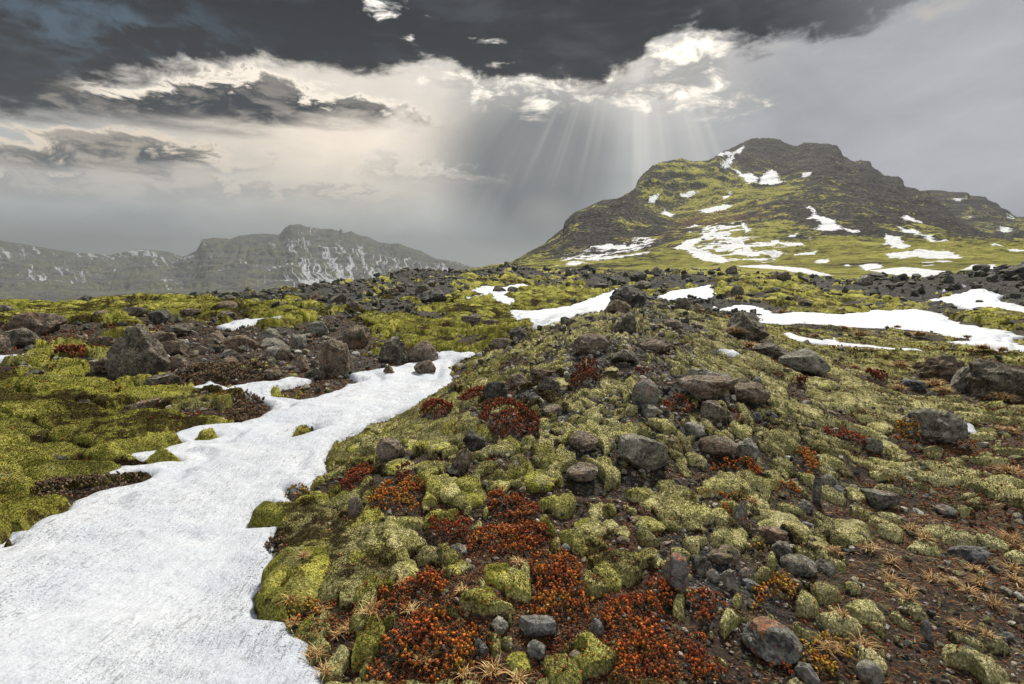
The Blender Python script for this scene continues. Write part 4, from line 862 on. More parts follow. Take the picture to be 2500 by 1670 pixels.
# thawing streaks down the lower slopes
STK = [[(60,1225),(130,1180),(250,1150),(480,1080),(620,1040),(760,1080),(760,1170),(500,1190),(420,1240),(300,1245)],[(740,1040),(1100,1000),(1200,1080),(1450,1100),(1450,1230),(1000,1230),(740,1190)],[(1500,1180),(2348,1120),(2348,1260),(1500,1260)]]
for Pp, am in zip(STK, (.9, .88, .66)):
    q = np.array([R2(k) for k in Pp]); W = hit_grid(a, r, Z, q[:, 0], q[:, 1])
    ins = sstep(0, 25, poly_sd(W, X.astype(np.float32), Y.astype(np.float32)))
    nn = fbm((X + .5 * Y) / 17, (Y - .4 * X) / 7, 4, 241, .6)
    snow = np.maximum(snow, (nn - (.76 - am * .28)) * 9 * ins - 1.2 * (1 - ins))
MC = [(500,980,.35,.2),(480,1030,.0,0),(350,1100,.0,0),(380,1130,.0,0),(250,1010,.0,0),(200,1120,.7,.2),(600,820,.1,0),(800,770,.45,0),(960,800,.4,0),(1100,720,.0,0),(1400,740,.0,0),(1650,830,.0,0),(1200,870,.9,.0),(1000,860,.9,0),(750,900,.8,0),(900,1000,.3,.7),(1300,930,.25,.5),(1150,1060,.6,.3),(600,1060,.3,.7),(1600,960,.25,.1),(1500,880,.15,0),(1800,970,.05,0),(2000,1020,.05,0),(1300,1130,.95,0),(1700,1130,.9,0),(1450,1010,.2,0),(1750,1060,.2,.0),(2100,1130,.85,.1),(1900,1060,.5,.3),(800,1200,.9,0),(1000,1080,.8,.1),(400,1200,.6,.3),(100,1190,.5,.4),(1300,1230,.9,0),(2200,1200,.9,0),(300,960,.15,0),(480,940,.6,0),(1250,790,.15,0)]
q = np.array([R2(k[:2]) for k in MC]); W = hit_grid(a, r, Z, q[:, 0], q[:, 1]); wa = np.arctan2(W[:, 0], W[:, 1]); wl = np.log(np.hypot(W[:, 0], W[:, 1]))
ww = 1e-9; gg = 0; bb = 0
for i, k in enumerate(MC):
    g_ = np.exp(-.5 * (((A - wa[i]) / .05) ** 2 + ((np.log(Rr) - wl[i]) / .13) ** 2)) + 1e-5
    ww = ww + g_; gg = gg + g_ * k[2]; bb = bb + g_ * k[3]
V = np.stack([X, Y, Z], 2).reshape(-1, 3)
g = obj('mountain', mesh_from('mountain', V, grid_faces(*X.shape), M_MOUNT, {'snow': snow, 'green': gg / ww, 'brown': bb / ww})); tag(g, kind='structure')

# ---- the lower ridge behind it, far right
CT = [(2150,620,1100),(2350,620,1100),(2700,620,1100),(2150,560,1500),(2350,545,1500),(2700,570,1500),(2200,470,2000),(2350,470,2000),(2480,530,2000),(2700,560,2000)]
SIL = [(2100,480),(2180,470),(2250,466),(2272,465),(2315,469),(2363,467),(2369,478),(2405,482),(2443,505),(2480,529),(2500,531),(2600,545),(2800,560)]
a, r, A, Rr, E, rr = mountain_grid(34, 58, 300, 900, 4000, 160, CT, SIL, [(2100, 2000), (2800, 2000)])
X = np.sin(A) * Rr; Y = np.cos(A) * Rr; dl = np.log(Rr) - np.log(rr)[None]
Z = CAM_H + E * Rr + ((fbm(X / 120, Y / 120, 6, 301, .55) - .5) * 26 + (fbm(X / 60, Y / 60, 4, 311, .5, True) - .5) * 14) * (1 - .8 * np.exp(-(dl / .05) ** 2))
kz = Z / 24; fr = kz - np.floor(kz); Z = Z + (sstep(.25, .75, fr) - fr) * 24 * .5
sn = np.full(X.shape, -2.)
for Pp in [[(2030,915),(2085,910),(2080,922),(2040,932)],[(2230,1040),(2300,1050),(2290,1064),(2240,1067)],[(2095,998),(2115,1002),(2100,1008)],[(2270,995),(2300,1003),(2280,1008)]]:
    q = np.array([R2(k) for k in Pp]); W = hit_grid(a, r, Z, q[:, 0], q[:, 1]); sn = np.maximum(sn, poly_sd(W, X.astype(np.float32), Y.astype(np.float32)) / 16)
g = obj('hill', mesh_from('hill', np.stack([X, Y, Z], 2).reshape(-1, 3), grid_faces(*X.shape), M_MOUNT, {'snow': np.clip(sn, -1.2, 1.5), 'green': .2 + .4 * sstep(200, 60, Z), 'brown': np.zeros(X.shape)})); tag(g, kind='structure')

# ---- the range across the valley, left
def far_range(name, a0, a1, nc, r0, r1, sil, ridge, e_foot, snow_fn, seed, amp=1., conc=.8):
    a = np.linspace(R(a0), R(a1), nc); r = np.exp(np.linspace(math.log(r0), math.log(r1), 300)); A, Rr = np.meshgrid(a, r)
    q = np.array(sil, float); qa, qe, _ = direction(q[:, 0], q[:, 1]); se = np.interp(a, qa, qe)[None]
    f = np.clip((np.log(Rr) - math.log(r0)) / (math.log(ridge) - math.log(r0)), 0, 1)
    kk = np.hanning(61); kk /= kk.sum(); low = np.convolve(np.pad(se[0], 30, 'edge'), kk, 'valid')[None]
    E = e_foot + (low - e_foot) * f ** conc + (se - low) * np.exp(-((f - 1) / .12) ** 2)
    dl = np.log(Rr) - math.log(ridge); E = np.where(dl > 0, se - dl * .5, E)
    X = np.sin(A) * Rr; Y = np.cos(A) * Rr
    gul = fbm(A * 60 + fbm(A * 9, f * 4, 2, seed + 9) * 3, f * 3., 4, seed + 5, .5, True)
    z = CAM_H + E * Rr; k = 1 - .85 * np.exp(-(dl / .04) ** 2)
    z = z + amp * ((fbm(X / 260, Y / 260, 6, seed, .55) - .5) * 85 - (gul - .5) * 26 * sstep(.1, .8, f)) * k * (dl < .3)
    kz = z / 45 + (fbm(X / 400, Y / 400, 3, seed + 3) - .5); fr = kz - np.floor(kz); z = z + (sstep(.2, .8, fr) - fr) * 45 * .4 * k
    stk = fbm(A * 150 + fbm(A * 30, f * 12, 2, seed + 19) * 4 + f * 9, f * 5., 4, seed + 15, .6, True) - .25 * (1 - fbm(A * 14, f * 5, 3, seed + 25) * 2)
    g = obj(name, mesh_from(name, np.stack([X, Y, z], 2).reshape(-1, 3), grid_faces(*X.shape), M_FAR, {'snow': snow_fn(A, f), 'gully': stk})); tag(g, kind='structure')
ua = lambda u: float(direction(u, 835)[0])
far_range('mountain', -34, 3, 700, 2200, 7000, [(250,700),(330,660),(400,640),(458,623),(479,612),(488,598),(492,586),(522,581),(554,582),(562,584),(586,574),(634,569),(681,571),(690,562),(697,555),(708,548),(737,548),(745,553),(783,559),(809,559),(828,565),(833,558),(838,569),(857,564),(878,575),(900,578),(926,591),(953,596),(974,595),(996,604),(1027,612),(1065,631),(1113,639),(1150,652),(1200,664),(1300,690)],
   5000, -.055, lambda A, f: np.clip(-.30 + .36 * sstep(ua(600), ua(800), A) * sstep(.05, .3, f) * sstep(.92, .6, f), -1, 1), 401, 1.3)
far_range('hill', -52, -28, 420, 2000, 7400, [(-300,560),(0,587),(53,594),(106,604),(160,613),(213,618),(266,624),(298,617),(330,611),(373,610),(410,614),(437,623),(470,640),(560,670)],
   5600, -.06, lambda A, f: np.clip(-.17 + .12 * sstep(.6, .9, f) - .3 * sstep(.5, .3, f), -1, 1), 451, 1.)
# ---- haze
bm = bmesh.new(); bmesh.ops.create_cube(bm, size=1)
for v in bm.verts: v.co = (v.co.x * 14800, v.co.y * 14800, -1300 if v.co.z < 0 else 580)
me = bpy.data.meshes.new('haze'); bm.to_mesh(me); bm.free()
mh = bpy.data.materials.new('haze'); mh.use_nodes = True; nt = mh.node_tree; nt.nodes.remove(nt.nodes['Principled BSDF'])
pv = nt.nodes.new('ShaderNodeVolumePrincipled'); pv.inputs['Density'].default_value = .00020; pv.inputs['Color'].default_value = (.25, .27, .29, 1); pv.inputs['Anisotropy'].default_value = .0
nt.links.new(pv.outputs[0], nt.nodes['Material Output'].inputs['Volume']); me.materials.append(mh)
hz = obj('haze', me); tag(hz, kind='stuff')
#@END
#@OBJECTS
rng = np.random.default_rng(7)
# ------------------------------------------------------------------ rocks
def vnoise3(p, seed=0):
    i = np.floor(p).astype(np.int64); f = (p - i); f = f * f * (3 - 2 * f); out = 0
    for dx in (0, 1):
        for dy in (0, 1):
            for dz in (0, 1):
                w = (f[:, 0] if dx else 1 - f[:, 0]) * (f[:, 1] if dy else 1 - f[:, 1]) * (f[:, 2] if dz else 1 - f[:, 2])
                out = out + w * _h(i[:, 0] + dx + (i[:, 2] + dz) * 131, i[:, 1] + dy, seed)
    return out
def fbm3(p, o=4, seed=0, ridged=False):
    s = 0; a = 1; n = 0
    for k in range(o):
        v = vnoise3(p + 5.7 * k, seed + k)
        if ridged: v = 1 - np.abs(2 * v - 1)
        s = s + a * v; n += a; a *= .5; p = p * 2.07
    return s / n
def ico(sub):
    bm = bmesh.new(); bmesh.ops.create_icosphere(bm, subdivisions=sub, radius=1)
    V = np.array([v.co[:] for v in bm.verts]); Fc = np.array([[v.index for v in f.verts] for f in bm.faces]); bm.free(); return V, Fc
ICO = {k: ico(k) for k in (2, 3, 4, 5)}
def rock_shape(seed, style='angular', sub=4):
    """unit rock: x width, y depth, z from -.3 (buried) to 1"""
    V, Fc = ICO[sub]; V = V.copy(); rs = np.random.default_rng(seed)
    ncut, lo, hi, nz = {'angular': (15, .40, .8, .12), 'round': (11, .62, .92, .11), 'slab': (11, .5, .85, .12), 'pointed': (13, .45, .8, .13), 'block': (10, .5, .75, .11), 'egg': (5, .78, .97, .06), 'worn': (14, .50, .88, .21)}[style]
    N = rs.normal(size=(ncut, 3)); N /= np.linalg.norm(N, axis=1)[:, None]
    if style == 'slab': N = np.vstack([N, [[.1, .05, 1], [-.1, .1, .99]]])
    if style == 'block': N = np.vstack([N, [[.98, -.1, .05], [-.97, -.2, .1], [.1, -.98, .1], [0, .1, 1]]])
    if style == 'pointed': N = np.vstack([N, [[.75, -.25, .6], [-.7, -.3, .62], [.1, .7, .7], [.1, -.85, .4]]])
    N /= np.linalg.norm(N, axis=1)[:, None]
    D = rs.uniform(lo, hi, len(N))
    if style == 'pointed': D[-4:] = [.42, .5, .45, .55]
    if style == 'slab': D[-2:] = [.45, .5]
    for n, d in zip(N, D):
        k = V @ n - d; m = k > 0; V[m] -= (k[m] * .96)[:, None] * n
    q = V * 1.7 + seed * 3.1
    dirn = V / (np.linalg.norm(V, axis=1)[:, None] + 1e-6)
    V += dirn * ((fbm3(q, 4, seed) - .5) * nz * 2.6)[:, None]
    if sub >= 3 and nz > .08:
        V += dirn * ((fbm3(q * 1.7 + 7, 3, seed + 3, True) - .5) * nz * 1.6)[:, None]
    if sub >= 4:
        V += dirn * ((fbm3(q * 2.6, 4, seed + 5, True) - .5) * nz * 1.1)[:, None]
        if style in ('worn', 'egg', 'round', 'block'):
            pit = fbm3(q * 4.5, 2, seed + 9); V -= dirn * (sstep(.66, .8, pit) * .05)[:, None]
    V -= (V.max(0) + V.min(0)) / 2; V /= (V.max(0) - V.min(0)) / 2
    V[:, 2] = (V[:, 2] + 1) / 2 * 1.3 - .3; V[:, :2] *= .5
    w = sstep(-.3, .15, V[:, 2]); V[:, :2] *= (.86 + .14 * w)[:, None]
    return V, Fc
def m_rock(stops, orange=0., lich=.5, green=.3, bumps=1.):
    def fn(t, b):
        p = t.node('ShaderNodeTexCoord').outputs['Object']; rnd = t.node('ShaderNodeObjectInfo').outputs['Random']
        off = t.node('ShaderNodeVectorMath', operation='ADD'); t.put(off.inputs[0], p); t.put(off.inputs[1], t.comb(t.mul(rnd, 40.), t.mul(rnd, 17.), 0.)); p = off.outputs[0]
        n = t.noise(p, 7, 9, .72); n2 = t.noise(p, 48, 6, .72); n3 = t.noise(p, 4.5, 6, .65, .8)
        f = t.m('MULTIPLY_ADD', t.add(t.mul(n, .55), t.mul(n2, .45)), 1.5, -.25, clamp=True)
        c = t.ramp(f, stops)
        c = t.mix(t.ss(t.vor(p, 24), .14, .05, 0., .8), c, (.012, .012, .012))
        c = t.mix(t.mul(t.ss(t.noise(p, 16, 6, .7), .53, .6), lich), c, t.ramp(n2, [(.3, (.10, .10, .08)), (.8, (.40, .40, .33))]))
        nz = t.node('ShaderNodeSeparateXYZ'); t.put(nz.inputs[0], t.node('ShaderNodeNewGeometry').outputs['Normal'])
        up = t.ss(nz.outputs[2], .2, .9)
        c = t.mix(t.mul(t.mul(t.ss(t.noise(p, 12, 6, .65), .5, .6), up), green), c, (.13, .14, .03))
        if orange: c = t.mix(t.mul(t.ss(n3, .54, .62), orange), c, t.ramp(n2, [(.3, (.22, .08, .035)), (.7, (.55, .27, .15))]))
        c = t.mix(t.ss(t.noise(p, 28, 7, .75, 1.), .60, .68, 0., .55), c, (.5, .48, .38))
        c = t.mix(t.ss(t.noise(t.map(p, loc=(3, 8, 1)), 14, 7, .75, 1.5), .60, .72, 0., .75), c, (.018, .015, .012))
        t.put(b.inputs['Base Color'], c)
        t.put(b.inputs['Normal'], t.bump(n2, 1., .03 * bumps, t.bump(n, 1., .11 * bumps)))
    return fn
ROCKM = {
 'dark': material('dark_basalt', m_rock([(.3, (.022, .019, .015)), (.5, (.14, .118, .092)), (.72, (.42, .365, .29))], lich=.25, green=.25), .85, .3),
 'black': material('black_basalt', m_rock([(.3, (.011, .010, .009)), (.5, (.048, .044, .040)), (.75, (.22, .20, .18))], lich=.2, green=.15), .8, .35),
 'tan': material('tan_basalt', m_rock([(.28, (.06, .046, .036)), (.5, (.26, .20, .155)), (.72, (.46, .385, .32))], lich=.35, green=.35, orange=.15), .9, .2),
 'brown': material('brown_basalt', m_rock([(.3, (.04, .03, .021)), (.5, (.20, .152, .11)), (.72, (.42, .34, .26))], lich=.4, green=.3, orange=.3), .9, .2),
 'grey': material('grey_basalt', m_rock([(.28, (.055, .052, .045)), (.5, (.28, .265, .225)), (.72, (.54, .51, .44))], lich=.45, green=.3), .85, .25),
 'blue': material('slate_grey_stone', m_rock([(.28, (.06, .06, .062)), (.5, (.21, .21, .215)), (.72, (.42, .42, .42))], lich=.4, green=.15), .75, .3),
 'pale': material('pale_stone', m_rock([(.28, (.06, .055, .05)), (.5, (.24, .23, .20)), (.72, (.46, .44, .40))], lich=.5, green=.25, orange=.35), .9, .2),
 'lichen': material('lichened_stone', m_rock([(.28, (.06, .06, .06)), (.5, (.22, .22, .21)), (.72, (.42, .41, .38))], lich=.6, green=.35, orange=.9), .85, .2)}
def place(lst):
    p = np.array([k[0]((k[1], k[2])) for k in lst]); return at(p[:, 0], p[:, 1])
xs, ys, zs, dp = place(ROCKS)
rock_spots = []
def put_rock(i, x, y, d, wpx, hpx, mt, style, tilt, name='rock', sub=4, seed=None):
    w = wpx * .35775 * d / F; r = math.hypot(x, y); al = math.atan2(CAM_H - .3, r)
    h = max((hpx * .35775 * d / F - .42 * w * math.sin(al)) / math.cos(al), .42 * w) * 1.1
    V, Fc = rock_shape(1000 + i if seed is None else seed, style, sub)
    dd = w * (.62 if style in ('slab',) else .85); dd = min(dd, w)
    V = V * np.array([w, dd, h]) * 1.05
    if tilt:
        c, s = math.cos(tilt), math.sin(tilt)
        x_, z_ = V[:, 0].copy(), V[:, 2].copy() - h * .3; V[:, 0] = x_ * c + z_ * s; V[:, 2] = z_ * c - x_ * s + h * .3
        mn, mx = V[:, 0].min(), V[:, 0].max(); V[:, 0] = (V[:, 0] - (mn + mx) / 2) * w / (mx - mn); V[:, 2] = (V[:, 2] - V[:, 2].min()) * (h * 1.3) / np.ptp(V[:, 2]) - .3 * h
    az = math.atan2(x, y); x += math.sin(az) * dd * .4; y += math.cos(az) * dd * .4
    V = V + np.array([0, 0, 0])
    me = mesh_from(name, V, Fc, ROCKM[mt])
    o = obj(name, me); z = float(ground_z(np.array([x]), np.array([y]))[0])
    lift = .11 if float(snow_sd(np.array([x]), np.array([y]))[0]) > .0 else 0.
    o.location = (x, y, z + .02 * h + lift); o.rotation_euler = (0, 0, -az)
    rock_spots.append((x, y, w)); return o, h
for i, k in enumerate(ROCKS):
    o, h = put_rock(i, xs[i], ys[i], dp[i], k[3], k[4], k[5], k[6], k[7], sub=5 if k[3] > 180 else 4)
    tag(o, k[8], 'rock')
# the table rock: a flat slab carried by its stem
x, y, z, d = [float(q[0]) for q in at(*[[q] for q in R5((170, 1010))])]
V, Fc = rock_shape(77, 'slab', 5); w = 143 * d / F
V = V * np.array([w, w * .75, w * .34]); V[:, 2] += .12 * V[:, 0] * 1.0
o = obj('rock', mesh_from('rock', V, Fc, ROCKM['tan'])); az = math.atan2(x, y); gx, gy = x + .3 * w * math.sin(az), y + .3 * w * math.cos(az)
o.location = (gx, gy, float(ground_z(np.array([gx]), np.array([gy]))[0]) + .11); o.rotation_euler = (0, R(4), -az)
tag(o, 'flat tan table rock with dark holes, resting on a stem of rock', 'rock'); rock_spots.append((gx, gy, w))

# smaller loose rocks that nothing tells apart, by where they lie
ARCH = {}
def archetype(mt, style, sub, n):
    k = (mt, style, sub, n)
    if k not in ARCH:
        V, Fc = rock_shape(500 + n * 13 + len(ARCH), style, sub); ARCH[k] = mesh_from('rock', V, Fc, ROCKM[mt])
    return ARCH[k]
def loose(n, pts_fn, smin, smax, mats, styles, label, group, seed):
    rs = np.random.default_rng(seed); u, v = pts_fn(rs, n); x, y, z, d = at(u, v); s = snow_sd(x, y); zz = ground_z(x, y, s)
    for j in range(n):
        if s[j] > -.05: continue
        px = smin + (smax - smin) * rs.random() ** 2.2; w = px * d[j] / F
        mt_ = mats[rs.integers(len(mats))]; me = archetype(mt_, styles[rs.integers(len(styles))], 3, int(rs.integers(3)))
        o = obj('rock', me); me.polygons.foreach_set('use_smooth', np.zeros(len(me.polygons), bool)) if me.polygons[0].use_smooth else None; o.location = (x[j], y[j], zz[j] - .08 * w)
        o.scale = (w, w * rs.uniform(.6, 1), w * rs.uniform(.4, .75)); o.rotation_euler = (rs.normal() * .12, rs.normal() * .12, rs.uniform(0, 6.28))
        tag(o, ('small ' if px < smin + .25 * (smax - smin) else 'larger ') + {'dark': 'dark grey', 'black': 'blackish', 'brown': 'brown', 'tan': 'tan', 'grey': 'pale grey'}[mt_] + ' ' + label, 'rock', group)
def crest_v(u): return np.interp(u, CREST_U, CREST_V)
def f_crest(a, b, lo, hi):
    def f(rs, n):
        u = rs.uniform(a, b, n); return u, crest_v(u) + lo + (hi - lo) * rs.random(n) ** 1.5
    return f
def f_box(u0, u1, v0, v1): return lambda rs, n: (rs.uniform(u0, u1, n), rs.uniform(v0, v1, n))
def f_ridge(rs, n):
    tt = rs.random(n) ** .8; u = 1560 - 130 * tt + rs.normal(size=n) * (110 + 120 * tt); return u, 790 + tt * 300
loose(34, f_crest(20, 1150, 2, 12), 10, 26, ['dark', 'black'], ['angular', 'worn', 'pointed'], 'loose rock on the skyline crest left of the ridge', 'dark rocks along the left skyline crest', 31)
loose(34, f_crest(1180, 2480, 4, 22), 12, 34, ['dark', 'black'], ['angular', 'worn', 'pointed'], 'loose rock on the far crest below the big mountain', 'dark rocks along the crest under the mountain', 32)
loose(26, f_box(560, 1080, 695, 770), 18, 48, ['dark', 'brown'], ['angular', 'worn'], 'angular rock strewn over the dark hill left of the snow', 'rocks strewn on the dark hill', 33)
loose(34, f_box(390, 830, 815, 905), 22, 56, ['brown', 'grey', 'tan'], ['angular', 'worn'], 'broken rock in the rubble belt left of the snow gully', 'rocks in the rubble belt', 34)
loose(34, f_ridge, 16, 46, ['dark', 'grey', 'tan', 'brown'], ['angular', 'worn', 'pointed'], 'loose rock on the gravelly back of the near ridge', 'loose rocks on the near ridge', 35)

# countless smaller stones: one object
def scatter_from_grid(n, weight, seed, rmax=60):
    rs = np.random.default_rng(seed); m = (np.abs(A2) < R(48)) & (R_2 > 1.6) & (R_2 < rmax); idx = np.nonzero(m.ravel())[0]
    w = np.clip(weight.ravel()[idx], 0, None); w = w / w.sum(); return idx[rs.choice(len(idx), n, p=w)], rs
def merge(P, S, RZ, TZ, TV, TF, lean=None):
    """copies of template TV/TF at P, per-copy scale S (n,3) and heading"""
    n = len(P); c, s = np.cos(RZ)[:, None], np.sin(RZ)[:, None]
    V = TV[TZ] * S[:, None, :]; x = V[..., 0] * c - V[..., 1] * s; y = V[..., 0] * s + V[..., 1] * c; z = V[..., 2]
    if lean is not None: x = x + z * lean[:, 0:1]; y = y + z * lean[:, 1:2]
    V = np.stack([x, y, z], 2) + P[:, None, :]; k = TV.shape[1]
    Fc = TF[None] + (np.arange(n) * k)[:, None, None]
    return V.reshape(-1, 3), Fc.reshape(-1, TF.shape[1])
visw = np.where((sd < -.03), 1., 0.)
PT = np.stack([rock_shape(900 + i, ['pointed', 'worn', 'angular', 'angular'][i % 4], 2)[0] for i in range(8)]); PF = ICO[2][1]
wgt = visw * (.16 + gr * 1.1) * (1 - .6 * MM)
idx, rs = scatter_from_grid(20000, wgt, 41)
r_ = R_2.ravel()[idx]; size = r_ * .0021 * np.exp(rs.normal(size=len(idx)) * .78) * (1.15 - .35 * sstep(6, 22, r_)); size = np.clip(size, .006, np.minimum(.5, r_ * .0085))
P = np.stack([GX.ravel()[idx], GY.ravel()[idx], GZ.ravel()[idx] + .4 * np.maximum(MH.ravel()[idx], 0)], 1); P[:, :2] += rs.normal(size=(len(idx), 2)) * (r_ * .004)[:, None]
S = np.stack([size * rs.uniform(.8, 1.3, len(idx)), size * rs.uniform(.7, 1, len(idx)), size * rs.uniform(.45, .8, len(idx))], 1) * 1.6
V, Fc = merge(P, S, rs.uniform(0, 6.28, len(idx)), rs.integers(0, 8, len(idx)), PT, PF)
shade = np.repeat(rs.random(len(idx)) * (1 - .45 * sstep(9, 20, r_)), PT.shape[1])
def m_pebble(t, b):
    p = t.node('ShaderNodeTexCoord').outputs['Object']; s = t.attr('shade')
    c = t.ramp(s, [(0, (.02, .02, .022)), (.45, (.05, .05, .05)), (.6, (.12, .095, .075)), (.8, (.19, .16, .135)), (.95, (.28, .265, .24)), (1, (.34, .34, .32))])
    n = t.noise(p, 60, 5, .7); k = t.ss(n, .3, .7, .4, 1.5); c = t.mix(1., c, t.comb(k, k, k), 'MULTIPLY')
    c = t.mix(t.ss(t.noise(p, 22, 5, .6), .56, .64, 0., .6), c, (.15, .16, .05))
    t.put(b.inputs['Base Color'], c); t.put(b.inputs['Normal'], t.bump(n, .8, .01))
g = obj('pebbles', mesh_from('pebbles', V, Fc, material('pebbles', m_pebble, .85, .25), {'shade': shade}, smooth=False)); tag(g, 'loose gravel and small stones over the moraine', 'stones', kind='stuff')

# ------------------------------------------------------------------ heath and moss cushions
def surf(x, y):
    s = snow_sd(x, y); m_, t_, r__, g_ = cover(x, y); h, mm, rv, tp_ = moss_layer(x, y, m_, s, t_, 0.); return ground_z(x, y, s), h, mm
def inpoly_pts(W, n, rs):
    lo, hi = W.min(0), W.max(0); out = []
    while sum(map(len, out)) < n:
        q = rs.uniform(lo, hi, (n * 2, 2)); out.append(q[poly_sd(W, q[:, 0], q[:, 1]) > 0])
    return np.concatenate(out)[:n]
def rosette(seed, nl=6):
    """one heath shoot: a knobby head of packed leaves on a short stem with a few leaves below"""
    rs = np.random.default_rng(seed); bm = bmesh.new(); bmesh.ops.create_icosphere(bm, subdivisions=1, radius=1)
    HV = np.array([v.co[:] for v in bm.verts]); HF = [[v.index for v in f.verts] for f in bm.faces]; bm.free()
    HV = HV * rs.uniform(.55, 1.15, len(HV))[:, None] * [.55, .55, .75] + [0, 0, .9]; V = list(HV); Fc = list(HF)
    for i in range(nl):
        a = rs.uniform(0, 6.28); e = rs.uniform(-.2, .7); l = rs.uniform(.7, 1.15); w = .2
        d = np.array([math.cos(a) * math.cos(e), math.sin(a) * math.cos(e), math.sin(e)]); sd_ = np.array([-math.sin(a), math.cos(a), 0]) * w
        c = np.array([0, 0, rs.uniform(-.1, .6)]); k = len(V); V += [c - sd_, c + sd_, c + d * l]; Fc.append([k, k + 1, k + 2])
    return np.array(V, float), np.array(Fc)
RT = np.stack([rosette(i)[0] for i in range(6)]); RF = rosette(0)[1]
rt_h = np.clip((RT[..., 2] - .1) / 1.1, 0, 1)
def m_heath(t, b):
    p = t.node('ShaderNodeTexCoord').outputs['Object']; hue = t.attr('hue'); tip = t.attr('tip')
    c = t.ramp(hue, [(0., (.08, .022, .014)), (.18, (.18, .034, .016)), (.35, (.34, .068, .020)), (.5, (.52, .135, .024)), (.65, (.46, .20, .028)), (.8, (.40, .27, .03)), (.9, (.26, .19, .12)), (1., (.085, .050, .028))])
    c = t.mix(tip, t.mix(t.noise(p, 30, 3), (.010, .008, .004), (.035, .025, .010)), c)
    t.put(b.inputs['Base Color'], c)
M_HEATH = material('heath', m_heath, .9, .15)
def heath(fn, pts, hue, dome, label, dens=1.2, sparse=.85):
    W = to_world(fn, pts); rs = np.random.default_rng(int(abs(hash_(label))) % 99999); c = W.mean(0); r = math.hypot(*c)
    step = max(.0150, r * .0042); area = abs(sum(W[i][0] * W[(i + 1) % len(W)][1] - W[(i + 1) % len(W)][0] * W[i][1] for i in range(len(W)))) / 2
    n = int(np.clip(area / step ** 2 * 1.15 * dens, 40, 12000)); q = inpoly_pts(W, n, rs); x, y = q[:, 0], q[:, 1]
    s = poly_sd(W, x, y); sz = step * .74; wob = fbm(x / (r * .035), y / (r * .035), 3, 7) - .5
    keep = (s + wob * r * .07 > .004 * r * rs.random(n)) & (rs.random(n) > sparse * sstep(.42, .68, fbm(x / (r * .035), y / (r * .035), 3, 9)))
    x, y, s = x[keep], y[keep], s[keep]; wob = wob[keep]; n = len(x)
    gz, mh, mm = surf(x, y); D = dome * r * .03 * (1 - np.exp(-s / (.03 * r))) + (fbm(x / (.02 * r), y / (.02 * r), 2, 17) - .3) * .012 * r * (.4 + dome)
    z = gz + .3 * np.maximum(mh, 0) + D + rs.random(n) * sz * 2.2
    P = np.stack([x, y, z], 1) - np.array([c[0], c[1], 0]); z0 = float(ground_z(np.array([c[0]]), np.array([c[1]]))[0]); P[:, 2] -= z0
    k = sz * rs.uniform(.7, 1.25, n); S = np.stack([k, k, k * 1.35], 1); lean = rs.normal(size=(n, 2)) * .3
    ty = rs.integers(0, 6, n); V, Fc = merge(P, S, rs.uniform(0, 6.28, n), ty, RT, RF, lean)
    hh = np.clip(hue + rs.normal(size=n) * .10 + wob * .5, 0, 1) if hue < .95 else np.full(n, 1.) - rs.random(n) * .08
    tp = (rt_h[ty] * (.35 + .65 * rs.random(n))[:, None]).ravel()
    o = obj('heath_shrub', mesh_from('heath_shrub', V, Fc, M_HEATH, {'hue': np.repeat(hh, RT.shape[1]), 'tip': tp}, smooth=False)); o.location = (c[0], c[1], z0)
    tag(o, label, 'heath shrub')
def hash_(s):
    h = 7
    for ch in s: h = (h * 31 + ord(ch)) % 1000003
    return h
for h in HEATH: heath(*h)
# loose heath sprigs creeping everywhere between the mats
w_ = np.where(sd < -.02, sstep(.12, .7, ru + (fbm(GX / .16, GY / .16, 4, 93) - .5) * 1.4) * (1 - .75 * MM * (topv > .5)) * (1 - .7 * gr) * (R_2 < 14) * (1 - .6 * sstep(R(16), R(28), A2) * sstep(6, 4, R_2)), 0.)
idx, rs = scatter_from_grid(20000, w_, 53, 14); n = len(idx); r_ = R_2.ravel()[idx]; ty = rs.integers(0, 6, n)
P = np.stack([GX.ravel()[idx], GY.ravel()[idx], (GZ + np.maximum(MH, 0)).ravel()[idx] + .002], 1); P[:, :2] += rs.normal(size=(n, 2)) * (r_ * .001)[:, None]
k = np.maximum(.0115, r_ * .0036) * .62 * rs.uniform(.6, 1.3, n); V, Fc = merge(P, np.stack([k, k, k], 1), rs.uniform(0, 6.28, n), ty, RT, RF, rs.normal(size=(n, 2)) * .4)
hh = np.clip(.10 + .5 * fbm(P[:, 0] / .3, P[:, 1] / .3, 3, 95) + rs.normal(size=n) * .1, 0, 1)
g = obj('heath', mesh_from('heath', V, Fc, M_HEATH, {'hue': np.repeat(hh, RT.shape[1]), 'tip': (rt_h[ty] * rs.uniform(.15, .7, n)[:, None]).ravel()}, smooth=False)); tag(g, 'scattered rusty heath sprigs creeping through the moss', 'heath', kind='stuff')

